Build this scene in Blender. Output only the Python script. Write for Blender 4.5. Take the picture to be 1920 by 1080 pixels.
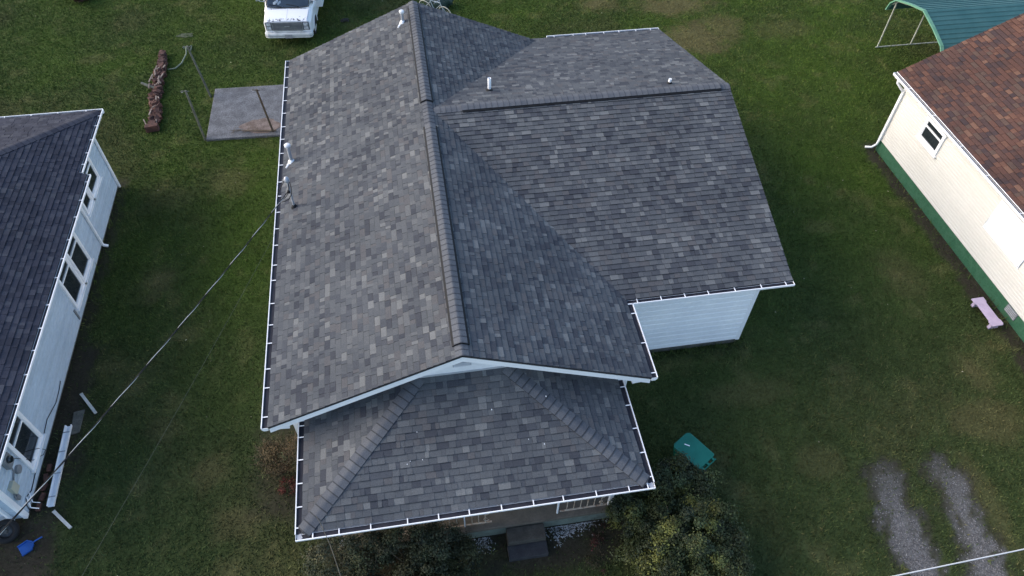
import bpy, math, random
import numpy as np
from mathutils import Matrix, Vector, Euler

for o in list(bpy.data.objects):
    bpy.data.objects.remove(o, do_unlink=True)
scene = bpy.context.scene
COL = scene.collection
R = math.radians

# ------------------------------------------------------------------ camera
cam_d = bpy.data.cameras.new('camera')
cam = bpy.data.objects.new('camera', cam_d); COL.objects.link(cam)
cam_d.sensor_width = 36.0
cam_d.lens = 1368.93 / 1920 * 36.0
cam_d.clip_end = 2000
FW = Vector((0.11282920, 0.63130797, -0.76728080)); RT = Vector((0.98731062, -0.15807956, 0.01511909)); UP = Vector((0.11174661, 0.75925036, 0.64113305))
CAMP = Vector((0, 0, 17.38))
M = Matrix(((RT.x, UP.x, -FW.x, CAMP.x), (RT.y, UP.y, -FW.y, CAMP.y), (RT.z, UP.z, -FW.z, CAMP.z), (0, 0, 0, 1)))
cam.matrix_world = M
scene.camera = cam

# ------------------------------------------------------------------ light: dusk, low soft glow from the left front
SUN_EL, SUN_AZ = R(27), R(286)          # azimuth clockwise from +y
world = bpy.data.worlds.new('World'); scene.world = world; world.use_nodes = True
nt = world.node_tree
bg = nt.nodes['Background']
sky = nt.nodes.new('ShaderNodeTexSky'); sky.sky_type = 'NISHITA'; sky.sun_disc = False
sky.sun_elevation = SUN_EL; sky.sun_rotation = SUN_AZ
sky.air_density = 1.0; sky.dust_density = 1.4; sky.ozone_density = 1.6
nt.links.new(sky.outputs[0], bg.inputs[0]); bg.inputs[1].default_value = 0.15
sun_d = bpy.data.lights.new('sun', 'SUN'); sun_d.energy = 1.5; sun_d.angle = R(60); sun_d.color = (1.0, 0.85, 0.70)
sun = bpy.data.objects.new('sun', sun_d); COL.objects.link(sun)
sd = Vector((math.sin(SUN_AZ) * math.cos(SUN_EL), math.cos(SUN_AZ) * math.cos(SUN_EL), math.sin(SUN_EL)))
sun.rotation_euler = sd.to_track_quat('Z', 'Y').to_euler(); sun.location = sd * 60
vs = scene.view_settings
vs.view_transform = 'Standard'; vs.look = 'None'; vs.gamma = 1.0; vs.exposure = 1.32; vs.use_curve_mapping = False

# ------------------------------------------------------------------ helpers
XF = Matrix.Identity(4)                  # transform applied to everything that is built
def set_xf(m=None):
    global XF
    XF = m if m is not None else Matrix.Identity(4)

def s2l(r, g, b):
    f = lambda c: (c / 255 / 12.92) if c / 255 <= 0.04045 else ((c / 255 + 0.055) / 1.055) ** 2.4
    return (f(r), f(g), f(b))

MATS = {}
def mat(name, col, col2=None, rough=0.7, scale=6.0, bump=0.0, bscale=40.0, metallic=0.0, attr=None, fine=0.0, fscale=80.0, spec=0.3, lo=0.35, hi=0.65, coat=0.0, objrand=0.0):
    """principled material: two colours mixed by noise (world position), optional 'tint' attribute, fine speckle and bump"""
    if name in MATS: return MATS[name]
    m = bpy.data.materials.new(name); m.use_nodes = True; MATS[name] = m
    t = m.node_tree; N = t.nodes; L = t.links; bs = N['Principled BSDF']
    bs.inputs['Roughness'].default_value = rough; bs.inputs['Metallic'].default_value = metallic
    bs.inputs['Specular IOR Level'].default_value = spec
    if coat: bs.inputs['Coat Weight'].default_value = coat
    geo = N.new('ShaderNodeNewGeometry')
    out = None
    if attr:
        a = N.new('ShaderNodeAttribute'); a.attribute_name = attr; out = a.outputs['Color']
    if col2 is not None:
        n = N.new('ShaderNodeTexNoise'); n.inputs['Scale'].default_value = scale; n.inputs['Detail'].default_value = 6
        L.new(geo.outputs['Position'], n.inputs['Vector'])
        rp = N.new('ShaderNodeMapRange'); rp.inputs[1].default_value = lo; rp.inputs[2].default_value = hi
        L.new(n.outputs['Fac'], rp.inputs[0])
        mx = N.new('ShaderNodeMix'); mx.data_type = 'RGBA'
        mx.inputs[6].default_value = (*col, 1); mx.inputs[7].default_value = (*col2, 1)
        L.new(rp.outputs[0], mx.inputs[0])
        if out is None: out = mx.outputs[2]
        else:
            mm = N.new('ShaderNodeMix'); mm.data_type = 'RGBA'; mm.blend_type = 'MULTIPLY'; mm.inputs[0].default_value = 1
            L.new(out, mm.inputs[6]); L.new(mx.outputs[2], mm.inputs[7]); out = mm.outputs[2]
    if fine:
        n = N.new('ShaderNodeTexNoise'); n.inputs['Scale'].default_value = fscale; n.inputs['Detail'].default_value = 3
        L.new(geo.outputs['Position'], n.inputs['Vector'])
        rp = N.new('ShaderNodeMapRange'); rp.inputs[1].default_value = .3; rp.inputs[2].default_value = .7
        rp.inputs[3].default_value = 1 - fine; rp.inputs[4].default_value = 1 + fine
        L.new(n.outputs['Fac'], rp.inputs[0])
        mm = N.new('ShaderNodeMix'); mm.data_type = 'RGBA'; mm.blend_type = 'MULTIPLY'; mm.inputs[0].default_value = 1
        if out is None: mm.inputs[6].default_value = (*col, 1)
        else: L.new(out, mm.inputs[6])
        L.new(rp.outputs[0], mm.inputs[7]); out = mm.outputs[2]
    if objrand:
        oi = N.new('ShaderNodeObjectInfo'); rp = N.new('ShaderNodeMapRange'); rp.inputs[3].default_value = 1-objrand; rp.inputs[4].default_value = 1+objrand
        L.new(oi.outputs['Random'], rp.inputs[0]); mm = N.new('ShaderNodeMix'); mm.data_type = 'RGBA'; mm.blend_type = 'MULTIPLY'; mm.inputs[0].default_value = 1
        L.new(out, mm.inputs[6]); L.new(rp.outputs[0], mm.inputs[7]); out = mm.outputs[2]
    if out is None: bs.inputs['Base Color'].default_value = (*col, 1)
    else: L.new(out, bs.inputs['Base Color'])
    if bump:
        n = N.new('ShaderNodeTexNoise'); n.inputs['Scale'].default_value = bscale; n.inputs['Detail'].default_value = 4
        L.new(geo.outputs['Position'], n.inputs['Vector'])
        b = N.new('ShaderNodeBump'); b.inputs['Strength'].default_value = bump; b.inputs['Distance'].default_value = 0.01
        L.new(n.outputs['Fac'], b.inputs['Height']); L.new(b.outputs[0], bs.inputs['Normal'])
    return m

def glass_mat():
    m = mat('window_glass', (0.015, 0.02, 0.024), (0.03, 0.035, 0.04), rough=0.06, scale=1.2, spec=0.6)
    return m

INV = {}
def thing(name, label, cat, loc, group=None):
    e = bpy.data.objects.new(name, None); COL.objects.link(e)
    e.empty_display_size = 0.3
    w = XF @ Matrix.Translation(Vector(loc)); e.matrix_world = w
    INV[e.name] = w.inverted()
    e['label'] = label; e['category'] = cat
    if group: e['group'] = group
    return e
def tag(o, label=None, cat=None, group=None, kind=None):
    if label: o['label'] = label
    if cat: o['category'] = cat
    if group: o['group'] = group
    if kind: o['kind'] = kind
    return o
def link(name, me, parent=None):
    o = bpy.data.objects.new(name, me); COL.objects.link(o)
    if parent is not None:
        o.parent = parent
        if parent.name in INV: o.matrix_parent_inverse = INV[parent.name]
    return o
def set_tint(me, cols):
    """cols: per-face list of rgb -> corner colour attribute 'tint'"""
    a = me.color_attributes.new('tint', 'FLOAT_COLOR', 'CORNER')
    tot = np.zeros(len(me.polygons), np.int32); me.polygons.foreach_get('loop_total', tot)
    c = np.asarray(cols, np.float32); c4 = np.concatenate([c, np.ones((len(c), 1), np.float32)], 1)
    a.data.foreach_set('color', np.repeat(c4, tot, axis=0).ravel())

class G:
    def __init__(s): s.v = []; s.f = []; s.c = []; s.cur = None
    def add(s, vs, fs):
        b = len(s.v); s.v.extend([tuple(x) for x in vs]); s.f.extend([tuple(i + b for i in f) for f in fs])
        if s.cur is not None: s.c.extend([s.cur] * len(fs))
        return s
    def box(s, x0, y0, z0, x1, y1, z1):
        return s.add([(x0,y0,z0),(x1,y0,z0),(x1,y1,z0),(x0,y1,z0),(x0,y0,z1),(x1,y0,z1),(x1,y1,z1),(x0,y1,z1)],
                     [(0,3,2,1),(4,5,6,7),(0,1,5,4),(1,2,6,5),(2,3,7,6),(3,0,4,7)])
    def obox(s, c, ax, ay, az):
        c, ax, ay, az = Vector(c), Vector(ax), Vector(ay), Vector(az)
        vs = [c + i*ax + j*ay + k*az for k in (-1,1) for (i,j) in ((-1,-1),(1,-1),(1,1),(-1,1))]
        return s.add(vs, [(0,3,2,1),(4,5,6,7),(0,1,5,4),(1,2,6,5),(2,3,7,6),(3,0,4,7)])
    def bar(s, a, b, w, h, up=(0,0,1)):
        a, b = Vector(a), Vector(b); d = (b - a); l = d.length; d.normalize()
        sd_ = d.cross(Vector(up))
        if sd_.length < 1e-4: sd_ = d.cross(Vector((1,0,0)))
        sd_.normalize(); u = sd_.cross(d)
        return s.obox((a + b)/2, d*l/2, sd_*w/2, u*h/2)
    def tube(s, pts, r, n=8, cap=True):
        pts = [Vector(p) for p in pts]; rs = r if isinstance(r, (list, tuple)) else [r]*len(pts)
        vs = []; prev = None
        for i, p in enumerate(pts):
            d = (pts[min(i+1, len(pts)-1)] - pts[max(i-1, 0)]).normalized()
            if prev is None:
                a = d.cross(Vector((0,0,1)))
                if a.length < 1e-3: a = d.cross(Vector((1,0,0)))
            else: a = prev - d*prev.dot(d)
            a.normalize(); prev = a; b = d.cross(a)
            for k in range(n):
                t = 2*math.pi*k/n; vs.append(p + rs[i]*(a*math.cos(t) + b*math.sin(t)))
        fs = [(i*n+k, i*n+(k+1) % n, (i+1)*n+(k+1) % n, (i+1)*n+k) for i in range(len(pts)-1) for k in range(n)]
        if cap: fs += [tuple(range(n-1, -1, -1)), tuple(range((len(pts)-1)*n, len(pts)*n))]
        return s.add(vs, fs)
    def prism(s, poly, off):
        """poly: 3d points, extruded by vector off"""
        off = Vector(off); n = len(poly); a = [Vector(p) for p in poly]; b = [p + off for p in a]
        return s.add(a + b, [tuple(range(n-1,-1,-1)), tuple(range(n, 2*n))] + [(i, (i+1) % n, n+(i+1) % n, n+i) for i in range(n)])
    def torus(s, c, ax, R_, r, n=20, m=6):
        c = Vector(c); ax = Vector(ax).normalized(); a = ax.orthogonal().normalized(); b = ax.cross(a); vs = []
        for i in range(n):
            t = 2*math.pi*i/n; d = a*math.cos(t) + b*math.sin(t)
            for k in range(m):
                q = 2*math.pi*k/m; vs.append(c + d*(R_ + r*math.cos(q)) + ax*r*math.sin(q))
        return s.add(vs, [(i*m+k, ((i+1) % n)*m+k, ((i+1) % n)*m+(k+1) % m, i*m+(k+1) % m) for i in range(n) for k in range(m)])
    def lathe(s, c, prof, n=14, ax=(0,0,1)):
        c = Vector(c); ax = Vector(ax).normalized(); a = ax.orthogonal().normalized(); b = ax.cross(a); vs = []
        for (r, h) in prof:
            for k in range(n):
                t = 2*math.pi*k/n; vs.append(c + ax*h + (a*math.cos(t) + b*math.sin(t))*r)
        fs = [(i*n+k, i*n+(k+1) % n, (i+1)*n+(k+1) % n, (i+1)*n+k) for i in range(len(prof)-1) for k in range(n)]
        fs += [tuple(range(n-1,-1,-1)), tuple(range((len(prof)-1)*n, len(prof)*n))]
        return s.add(vs, fs)
    def build(s, name, m, parent=None, smooth=False, bevel=0.0, seg=2):
        me = bpy.data.meshes.new(name)
        vv = [XF @ Vector(v) for v in s.v] if XF != Matrix.Identity(4) else s.v
        me.from_pydata(vv, [], s.f); me.update()
        if s.c: set_tint(me, s.c)
        me.materials.append(m)
        if smooth: me.polygons.foreach_set('use_smooth', [True]*len(me.polygons))
        o = link(name, me, parent)
        if bevel:
            b = o.modifiers.new('bevel', 'BEVEL'); b.width = bevel; b.segments = seg; b.limit_method = 'ANGLE'; b.angle_limit = R(35)
        return o

def vnoise(x, y, seed=0, sc=1.0):
    """smooth value noise on arrays, 0..1"""
    x = np.asarray(x)*sc; y = np.asarray(y)*sc
    rng_ = np.random.RandomState(seed); T = rng_.rand(256, 256)
    xi = np.floor(x).astype(int); yi = np.floor(y).astype(int); fx = x - xi; fy = y - yi
    fx = fx*fx*(3-2*fx); fy = fy*fy*(3-2*fy)
    g = lambda a, b: T[a % 256, b % 256]
    return (g(xi,yi)*(1-fx) + g(xi+1,yi)*fx)*(1-fy) + (g(xi,yi+1)*(1-fx) + g(xi+1,yi+1)*fx)*fy
def fbm(x, y, seed=0, sc=1.0, oc=4):
    t = 0; a = 1; n = 0
    for i in range(oc): t = t + a*vnoise(x, y, seed+i, sc*2**i); n += a; a *= .55
    return t/n

# ------------------------------------------------------------------ materials
WHITE = mat('white_paint', (0.88, 0.88, 0.88), (0.83, 0.83, 0.84), rough=0.45, scale=1.5, fine=.05, fscale=12, objrand=.03)
TRIM = mat('white_trim', (0.88, 0.88, 0.88), (0.81, 0.81, 0.82), rough=0.4, scale=2.0)
TROUGH_SHADE = mat('gutter_shade_dark', (0.012, 0.013, 0.022), (0.022, 0.022, 0.03), rough=0.6, scale=5)
SHING = mat('grey_shingle', (0.88, 0.88, 0.88), (1.1, 1.09, 1.07), rough=0.95, scale=0.5, attr='tint', fine=.16, fscale=45, bump=.35, bscale=160, spec=.15)
DECK = mat('roof_underlay', (0.03, 0.03, 0.033), rough=.9)
VENTB = mat('ridge_vent_black', (0.008, 0.008, 0.009), rough=.7)
CONC = mat('grey_concrete', (0.135, 0.14, 0.15), (0.08, 0.083, 0.09), rough=.9, scale=2.5, fine=.35, fscale=22, bump=.4, bscale=60)
CONC2 = mat('mossy_step_concrete', (0.12, 0.115, 0.10), (0.075, 0.075, 0.065), rough=.95, scale=5, fine=.2, fscale=30, bump=.4, bscale=50)
FLOORC = mat('tan_porch_concrete', (0.15, 0.125, 0.10), (0.11, 0.095, 0.075), rough=.9, scale=3, fine=.12, fscale=25)
GREENC = mat('green_grey_painted_concrete', (0.17, 0.21, 0.18), (0.12, 0.14, 0.12), rough=.85, scale=4, fine=.12, fscale=30)
RAIL = mat('cream_rusty_iron', (0.55, 0.46, 0.36), (0.28, 0.15, 0.09), rough=.7, scale=9, lo=.45, hi=.7)
GALV = mat('galvanised_metal', (0.46, 0.47, 0.49), (0.34, 0.35, 0.38), rough=.45, metallic=.3, scale=9)
RUBBER = mat('black_rubber', (0.012, 0.012, 0.013), rough=.75)
GLASS = glass_mat()
FOIL = mat('foliage', (0.85, .85, .85), (1.15, 1.15, 1.1), rough=.6, scale=3, attr='tint', spec=.25)
BARK = mat('twig_bark', (0.14, 0.11, 0.08), (0.09, 0.07, 0.05), rough=.9, scale=12)
GRASS = mat('lawn_grass', (0.8, .8, .8), (1.2, 1.2, 1.15), rough=.75, scale=1.6, attr='tint', spec=.12)
SOIL = mat('lawn_ground', (0.75, .75, .75), (1.2, 1.2, 1.2), rough=.95, scale=14, attr='tint', fine=.3, fscale=60, bump=.6, bscale=50, spec=.1)

# ------------------------------------------------------------------ shared dimensions (metres; x right, y away, camera above the origin)
xm, hw, ze, zr, yn, yf = .5275, 4.297, 3.272, 5.087, 8.491, 22.586
xL, xR = xm - hw, xm + hw
yw, hww, xwr, zrw = 16.796, 5.986, 9.23, 5.04
ywf, ywb = yw - hww, yw + hww
xpL, xpR, ypf, zpe, sp = -3.206 + .12, 4.2865 - .12, 6.114 + .12, 2.784, .4163
yg = 8.886                                # front gable wall
sm = (zr - ze)/hw; sw = (zrw - ze)/hww

# ------------------------------------------------------------------ ground
def seg_dist(x, y, pts):
    d = np.full(np.shape(x), 1e9)
    for (a, b) in zip(pts[:-1], pts[1:]):
        ax, ay = a; bx_, by_ = b; dx, dy = bx_-ax, by_-ay
        t = np.clip(((x-ax)*dx + (y-ay)*dy)/(dx*dx+dy*dy), 0, 1)
        d = np.minimum(d, np.hypot(x-ax-t*dx, y-ay-t*dy))
    return d
TRK = [[(10.98, 6.55), (10.85, 5.2), (10.66, 3.8), (10.2, 1.0), (9.4, -4)], [(12.6, 6.45), (12.5, 5.2), (12.3, 3.8), (11.9, 1.0), (11.1, -4)]]
def ss(a, b, x): t = np.clip((x-a)/(b-a), 0, 1); return t*t*(3-2*t)
def masks(x, y):
    n1 = fbm(x, y, 11, 1.3); n2 = fbm(x, y, 23, .35); n3 = fbm(x, y, 37, 5.0, 3)
    gravel = 0
    for k, t in enumerate(TRK):
        d = seg_dist(x, y, t) + (n1-.5)*.6 + (n3-.5)*.6
        gravel = np.maximum(gravel, (1 - ss(.12, .5, d))*(1 - .6*ss(5.2, 6.9, y + (n1-.5)*1.2)))
        tsoil = (1 - ss(.40, .72, d))*.75 if k == 0 else np.maximum(tsoil, (1 - ss(.40, .72, d))*.75)
    soil = tsoil
    def rect(x0, y0, x1, y1, fe, st=1.0):
        dx = np.maximum(np.maximum(x0-x, x-x1), 0); dy = np.maximum(np.maximum(y0-y, y-y1), 0)
        return st*(1 - ss(0, fe, np.hypot(dx, dy) + (n1-.5)*fe*1.5 + (n3-.5)*.3))
    soil = np.maximum(soil, rect(-10.3, 8.4, -9.8, 13.5, .6, .9))
    soil = np.maximum(soil, rect(-10.3, 14, -10.05, 21, .35, .8))
    soil = np.maximum(soil, rect(-10.9, 7.2, -9.9, 8.6, .8, .9))
    soil = np.maximum(soil, rect(-2.9, 5.9, 4.0, 6.9, .7, .85))
    soil = np.maximum(soil, rect(16.75, 6, 17.3, 19.2, .3, .9))
    soil = np.maximum(soil, rect(-4.6, 8.2, -3.4, 10.4, .6, .7))
    soil = np.maximum(soil, rect(4.3, 11.0, 9.0, 11.25, .15, .25))
    soil = np.maximum(soil, rect(4.1, 8.8, 4.9, 10.9, .4, .7))
    dry = np.zeros_like(x)
    for (px, py, rx, ry, s) in [(12.6,27.2,1.5,1.5,1.2), (12.7,30.0,2.2,1.0,1.1), (14.2,28.0,1.1,1.3,.8), (9.1,30.6,1.3,.8,.8), (-6.5,20.6,.9,.9,.5), (-8.2,16.1,.6,.8,.6),
                               (14.9,13,.8,1.2,.4), (14.6,7.8,1.1,.8,.6), (15.2,9.3,.6,.9,.5), (13.3,5.6,.4,1.8,.5), (8.4,9.6,1.4,.5,.4), (9.6,7.3,.7,.5,.4), (-6.0,9.4,.6,.5,.5), (-5.2,7.9,.7,.5,.5), (-7.3,10.8,.5,.6,.4), (-12.6,29,.9,.4,.4), (16.8,27.4,1.6,.9,.4)]:
        d = np.hypot((x-px)/rx, (y-py)/ry) + (n1-.5)*1.1 + (n3-.5)*.8
        dry = np.maximum(dry, s*(1 - ss(.35, 1.15, d)))
    dry = np.clip(dry + ss(.58, .75, n2)*.22 + ss(.58, .78, n1)*.35 + ss(.6, .8, n3)*.18, 0, 1)
    return gravel, soil, dry, n1, n2, n3
LUSH = np.array((.064, .112, .014)); DULL = np.array((.054, .074, .026)); DRY = np.array((.148, .126, .056)); SOILC = np.array((.036, .029, .023)); GRAV = np.array((.14, .135, .13))
def lawn_col(x, y, m):
    gravel, soil, dry, n1, n2, n3 = m
    c = LUSH[None]*(1-n2[:,None]) + DULL[None]*n2[:,None]
    front = ss(19, 8, y)[:,None]*.85          # front lawn dulled in colour to imitate dimmer light towards the camera
    c = c*(1-front) + DULL[None]*front
    c = c*(1-dry[:,None]*.8) + DRY[None]*dry[:,None]*.8
    return c*(.80 + .36*n1[:,None])*(.85 + .3*n3[:,None])
gx = np.concatenate([[-400,-200,-100,-60,-40,-30], np.arange(-24, 34, .16), [36,42,50,70,110,200,400]])
gy = np.concatenate([[-400,-200,-100,-50,-20,-8], np.arange(-2, 42, .16), [44,50,60,90,140,220,400]])
X, Y = np.meshgrid(gx, gy); nx, ny = len(gx), len(gy)
Xf, Yf = X.ravel(), Y.ravel()
m = masks(Xf, Yf); c = lawn_col(Xf, Yf, m)*.72
gsoil = np.clip(m[1], 0, 1)[:,None]; c = c*(1-gsoil) + SOILC*(.7+.6*m[5][:,None])*gsoil
gg = m[0][:,None]; c = c*(1-gg) + GRAV*(.75+.5*m[5][:,None])*gg
me = bpy.data.meshes.new('ground')
idx = np.arange(nx*ny).reshape(ny, nx)
q = np.stack([idx[:-1,:-1], idx[:-1,1:], idx[1:,1:], idx[1:,:-1]], -1).reshape(-1, 4)
me.vertices.add(nx*ny); me.vertices.foreach_set('co', np.stack([Xf, Yf, np.zeros_like(Xf)], 1).astype(np.float32).ravel())
me.loops.add(len(q)*4); me.loops.foreach_set('vertex_index', q.ravel().astype(np.int32))
me.polygons.add(len(q)); me.polygons.foreach_set('loop_start', np.arange(0, len(q)*4, 4, dtype=np.int32)); me.polygons.foreach_set('loop_total', np.full(len(q), 4, np.int32))
me.update(calc_edges=True)
a = me.color_attributes.new('tint', 'FLOAT_COLOR', 'POINT'); a.data.foreach_set('color', np.concatenate([c, np.ones((len(c),1))], 1).astype(np.float32).ravel())
me.materials.append(SOIL)
tag(link('ground', me), kind='structure')

# grass blades (nobody could count them)
rg = np.random.RandomState(5)
def tri_mesh(name, P, cols, material, k=3):
    n = len(P)//k
    me = bpy.data.meshes.new(name)
    me.vertices.add(n*k); me.vertices.foreach_set('co', P.astype(np.float32).ravel())
    me.loops.add(n*k); me.loops.foreach_set('vertex_index', np.arange(n*k, dtype=np.int32))
    me.polygons.add(n); me.polygons.foreach_set('loop_start', np.arange(0, n*k, k, dtype=np.int32)); me.polygons.foreach_set('loop_total', np.full(n, k, np.int32))
    me.update(calc_edges=True)
    a = me.color_attributes.new('tint', 'FLOAT_COLOR', 'POINT'); a.data.foreach_set('color', np.concatenate([np.repeat(cols, k, 0), np.ones((n*k,1))], 1).astype(np.float32).ravel())
    me.materials.append(material)
    return me
NB = 1150000
bx_ = rg.uniform(-20, 31, NB); by_ = rg.uniform(2.2, 37, NB)
# keep what the photograph's frame (with a margin) sees
d = np.stack([bx_, by_, np.full(NB, -17.38)], 1); zc = d @ np.array(FW); u = d @ np.array(RT)/zc; v = d @ np.array(UP)/zc
keep = (np.abs(u) < .70*1.18) & (np.abs(v) < .395*1.22) & (zc > 0)
def inside(x, y, x0, y0, x1, y1): return (x > x0) & (x < x1) & (y > y0) & (y < y1)
for rc in [(-3.4,8.9,4.4,22.2), (4.3,11.27,8.75,22.4), (-2.9,6.6,3.9,9), (-20,8.8,-10.2,20.8), (17.08,5,26,19), (-7.48,22.88,-4.7,26.06), (1.15,5.95,2.12,6.7)]:
    keep &= ~inside(bx_, by_, *rc)
bx_, by_ = bx_[keep], by_[keep]
m = masks(bx_, by_)
keep = (rg.rand(len(bx_)) > np.clip(m[0]*1.05, 0, .9)) & (rg.rand(len(bx_)) > np.clip(m[1]*1.0, 0, .88)) & (rg.rand(len(bx_)) > m[2]*.35)
bx_, by_ = bx_[keep], by_[keep]; m = tuple(k[keep] for k in m); n = len(bx_)
bc = lawn_col(bx_, by_, m)*(.75 + .55*rg.rand(n, 1)); straw = rg.rand(n) < .05 + .22*m[2]
bc[straw] = (DRY*.45+bc[straw]*.4)*(.8 + .6*rg.rand(int(straw.sum()), 1))
wallg = np.minimum(np.minimum(np.hypot(np.maximum(np.abs(bx_-6.6)-2.2, 0), by_-11.22), np.hypot(bx_+10.17, np.maximum(np.abs(by_-17)-3.8, 0))), np.hypot(bx_-17.02, np.maximum(np.abs(by_-13)-6, 0)))
hgt = (.028 + .045*rg.rand(n))*(.65 + .8*m[4])*(1 - .3*m[2])*(1 + 2.6*np.exp(-(wallg/.13)**2))*(1 + .9*ss(.58, .75, m[5])*ss(.45, .7, m[3])); wd = .008 + .010*rg.rand(n); ang = rg.rand(n)*6.283; lean = hgt*(.3 + .9*rg.rand(n)); la = rg.rand(n)*6.283
P = np.zeros((n, 3, 3)); P[:,0,0] = bx_ - wd*np.cos(ang); P[:,0,1] = by_ - wd*np.sin(ang); P[:,1,0] = bx_ + wd*np.cos(ang); P[:,1,1] = by_ + wd*np.sin(ang)
P[:,2,0] = bx_ + lean*np.cos(la); P[:,2,1] = by_ + lean*np.sin(la); P[:,2,2] = hgt
tag(link('grass', tri_mesh('grass', P.reshape(-1, 3), bc, GRASS)), 'mown green lawn grass with dry straw patches around the houses', 'grass', kind='stuff')

# ------------------------------------------------------------------ roofs
def clip_poly(sub, poly):
    """Sutherland-Hodgman, both lists of (u, v), poly convex counter-clockwise"""
    out = sub
    for i in range(len(poly)):
        a, b = poly[i], poly[(i+1) % len(poly)]; inp = out; out = []
        side = lambda p: (b[0]-a[0])*(p[1]-a[1]) - (b[1]-a[1])*(p[0]-a[0])
        for j in range(len(inp)):
            p, q_ = inp[j], inp[(j+1) % len(inp)]; sp_, sq = side(p), side(q_)
            if sp_ >= -1e-9: out.append(p)
            if (sp_ > 1e-9 and sq < -1e-9) or (sp_ < -1e-9 and sq > 1e-9):
                t = sp_/(sp_-sq); out.append((p[0]+t*(q_[0]-p[0]), p[1]+t*(q_[1]-p[1])))
        if len(out) < 3: return []
    return out
GREYP = [(.078,.084,.092)]*9 + [(.089,.095,.102)]*7 + [(.064,.069,.079)]*5 + [(.108,.113,.118)]*3 + [(.138,.143,.145)]*2 + [(.050,.054,.064)]*3 + [(.090,.090,.094)]*3
DARKP = [(.040,.042,.056)]*5 + [(.050,.052,.066)]*3 + [(.032,.034,.046)]*4 + [(.062,.064,.076)]
BROWNP = [(.094,.050,.039)]*6 + [(.080,.046,.038)]*6 + [(.064,.041,.038)]*4 + [(.118,.062,.045)]*3 + [(.145,.082,.058)] + [(.052,.037,.037)]*2 + [(.086,.058,.047)]*3
WIDTHS = [.09, .12, .15, .18, .22, .26]
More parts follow.
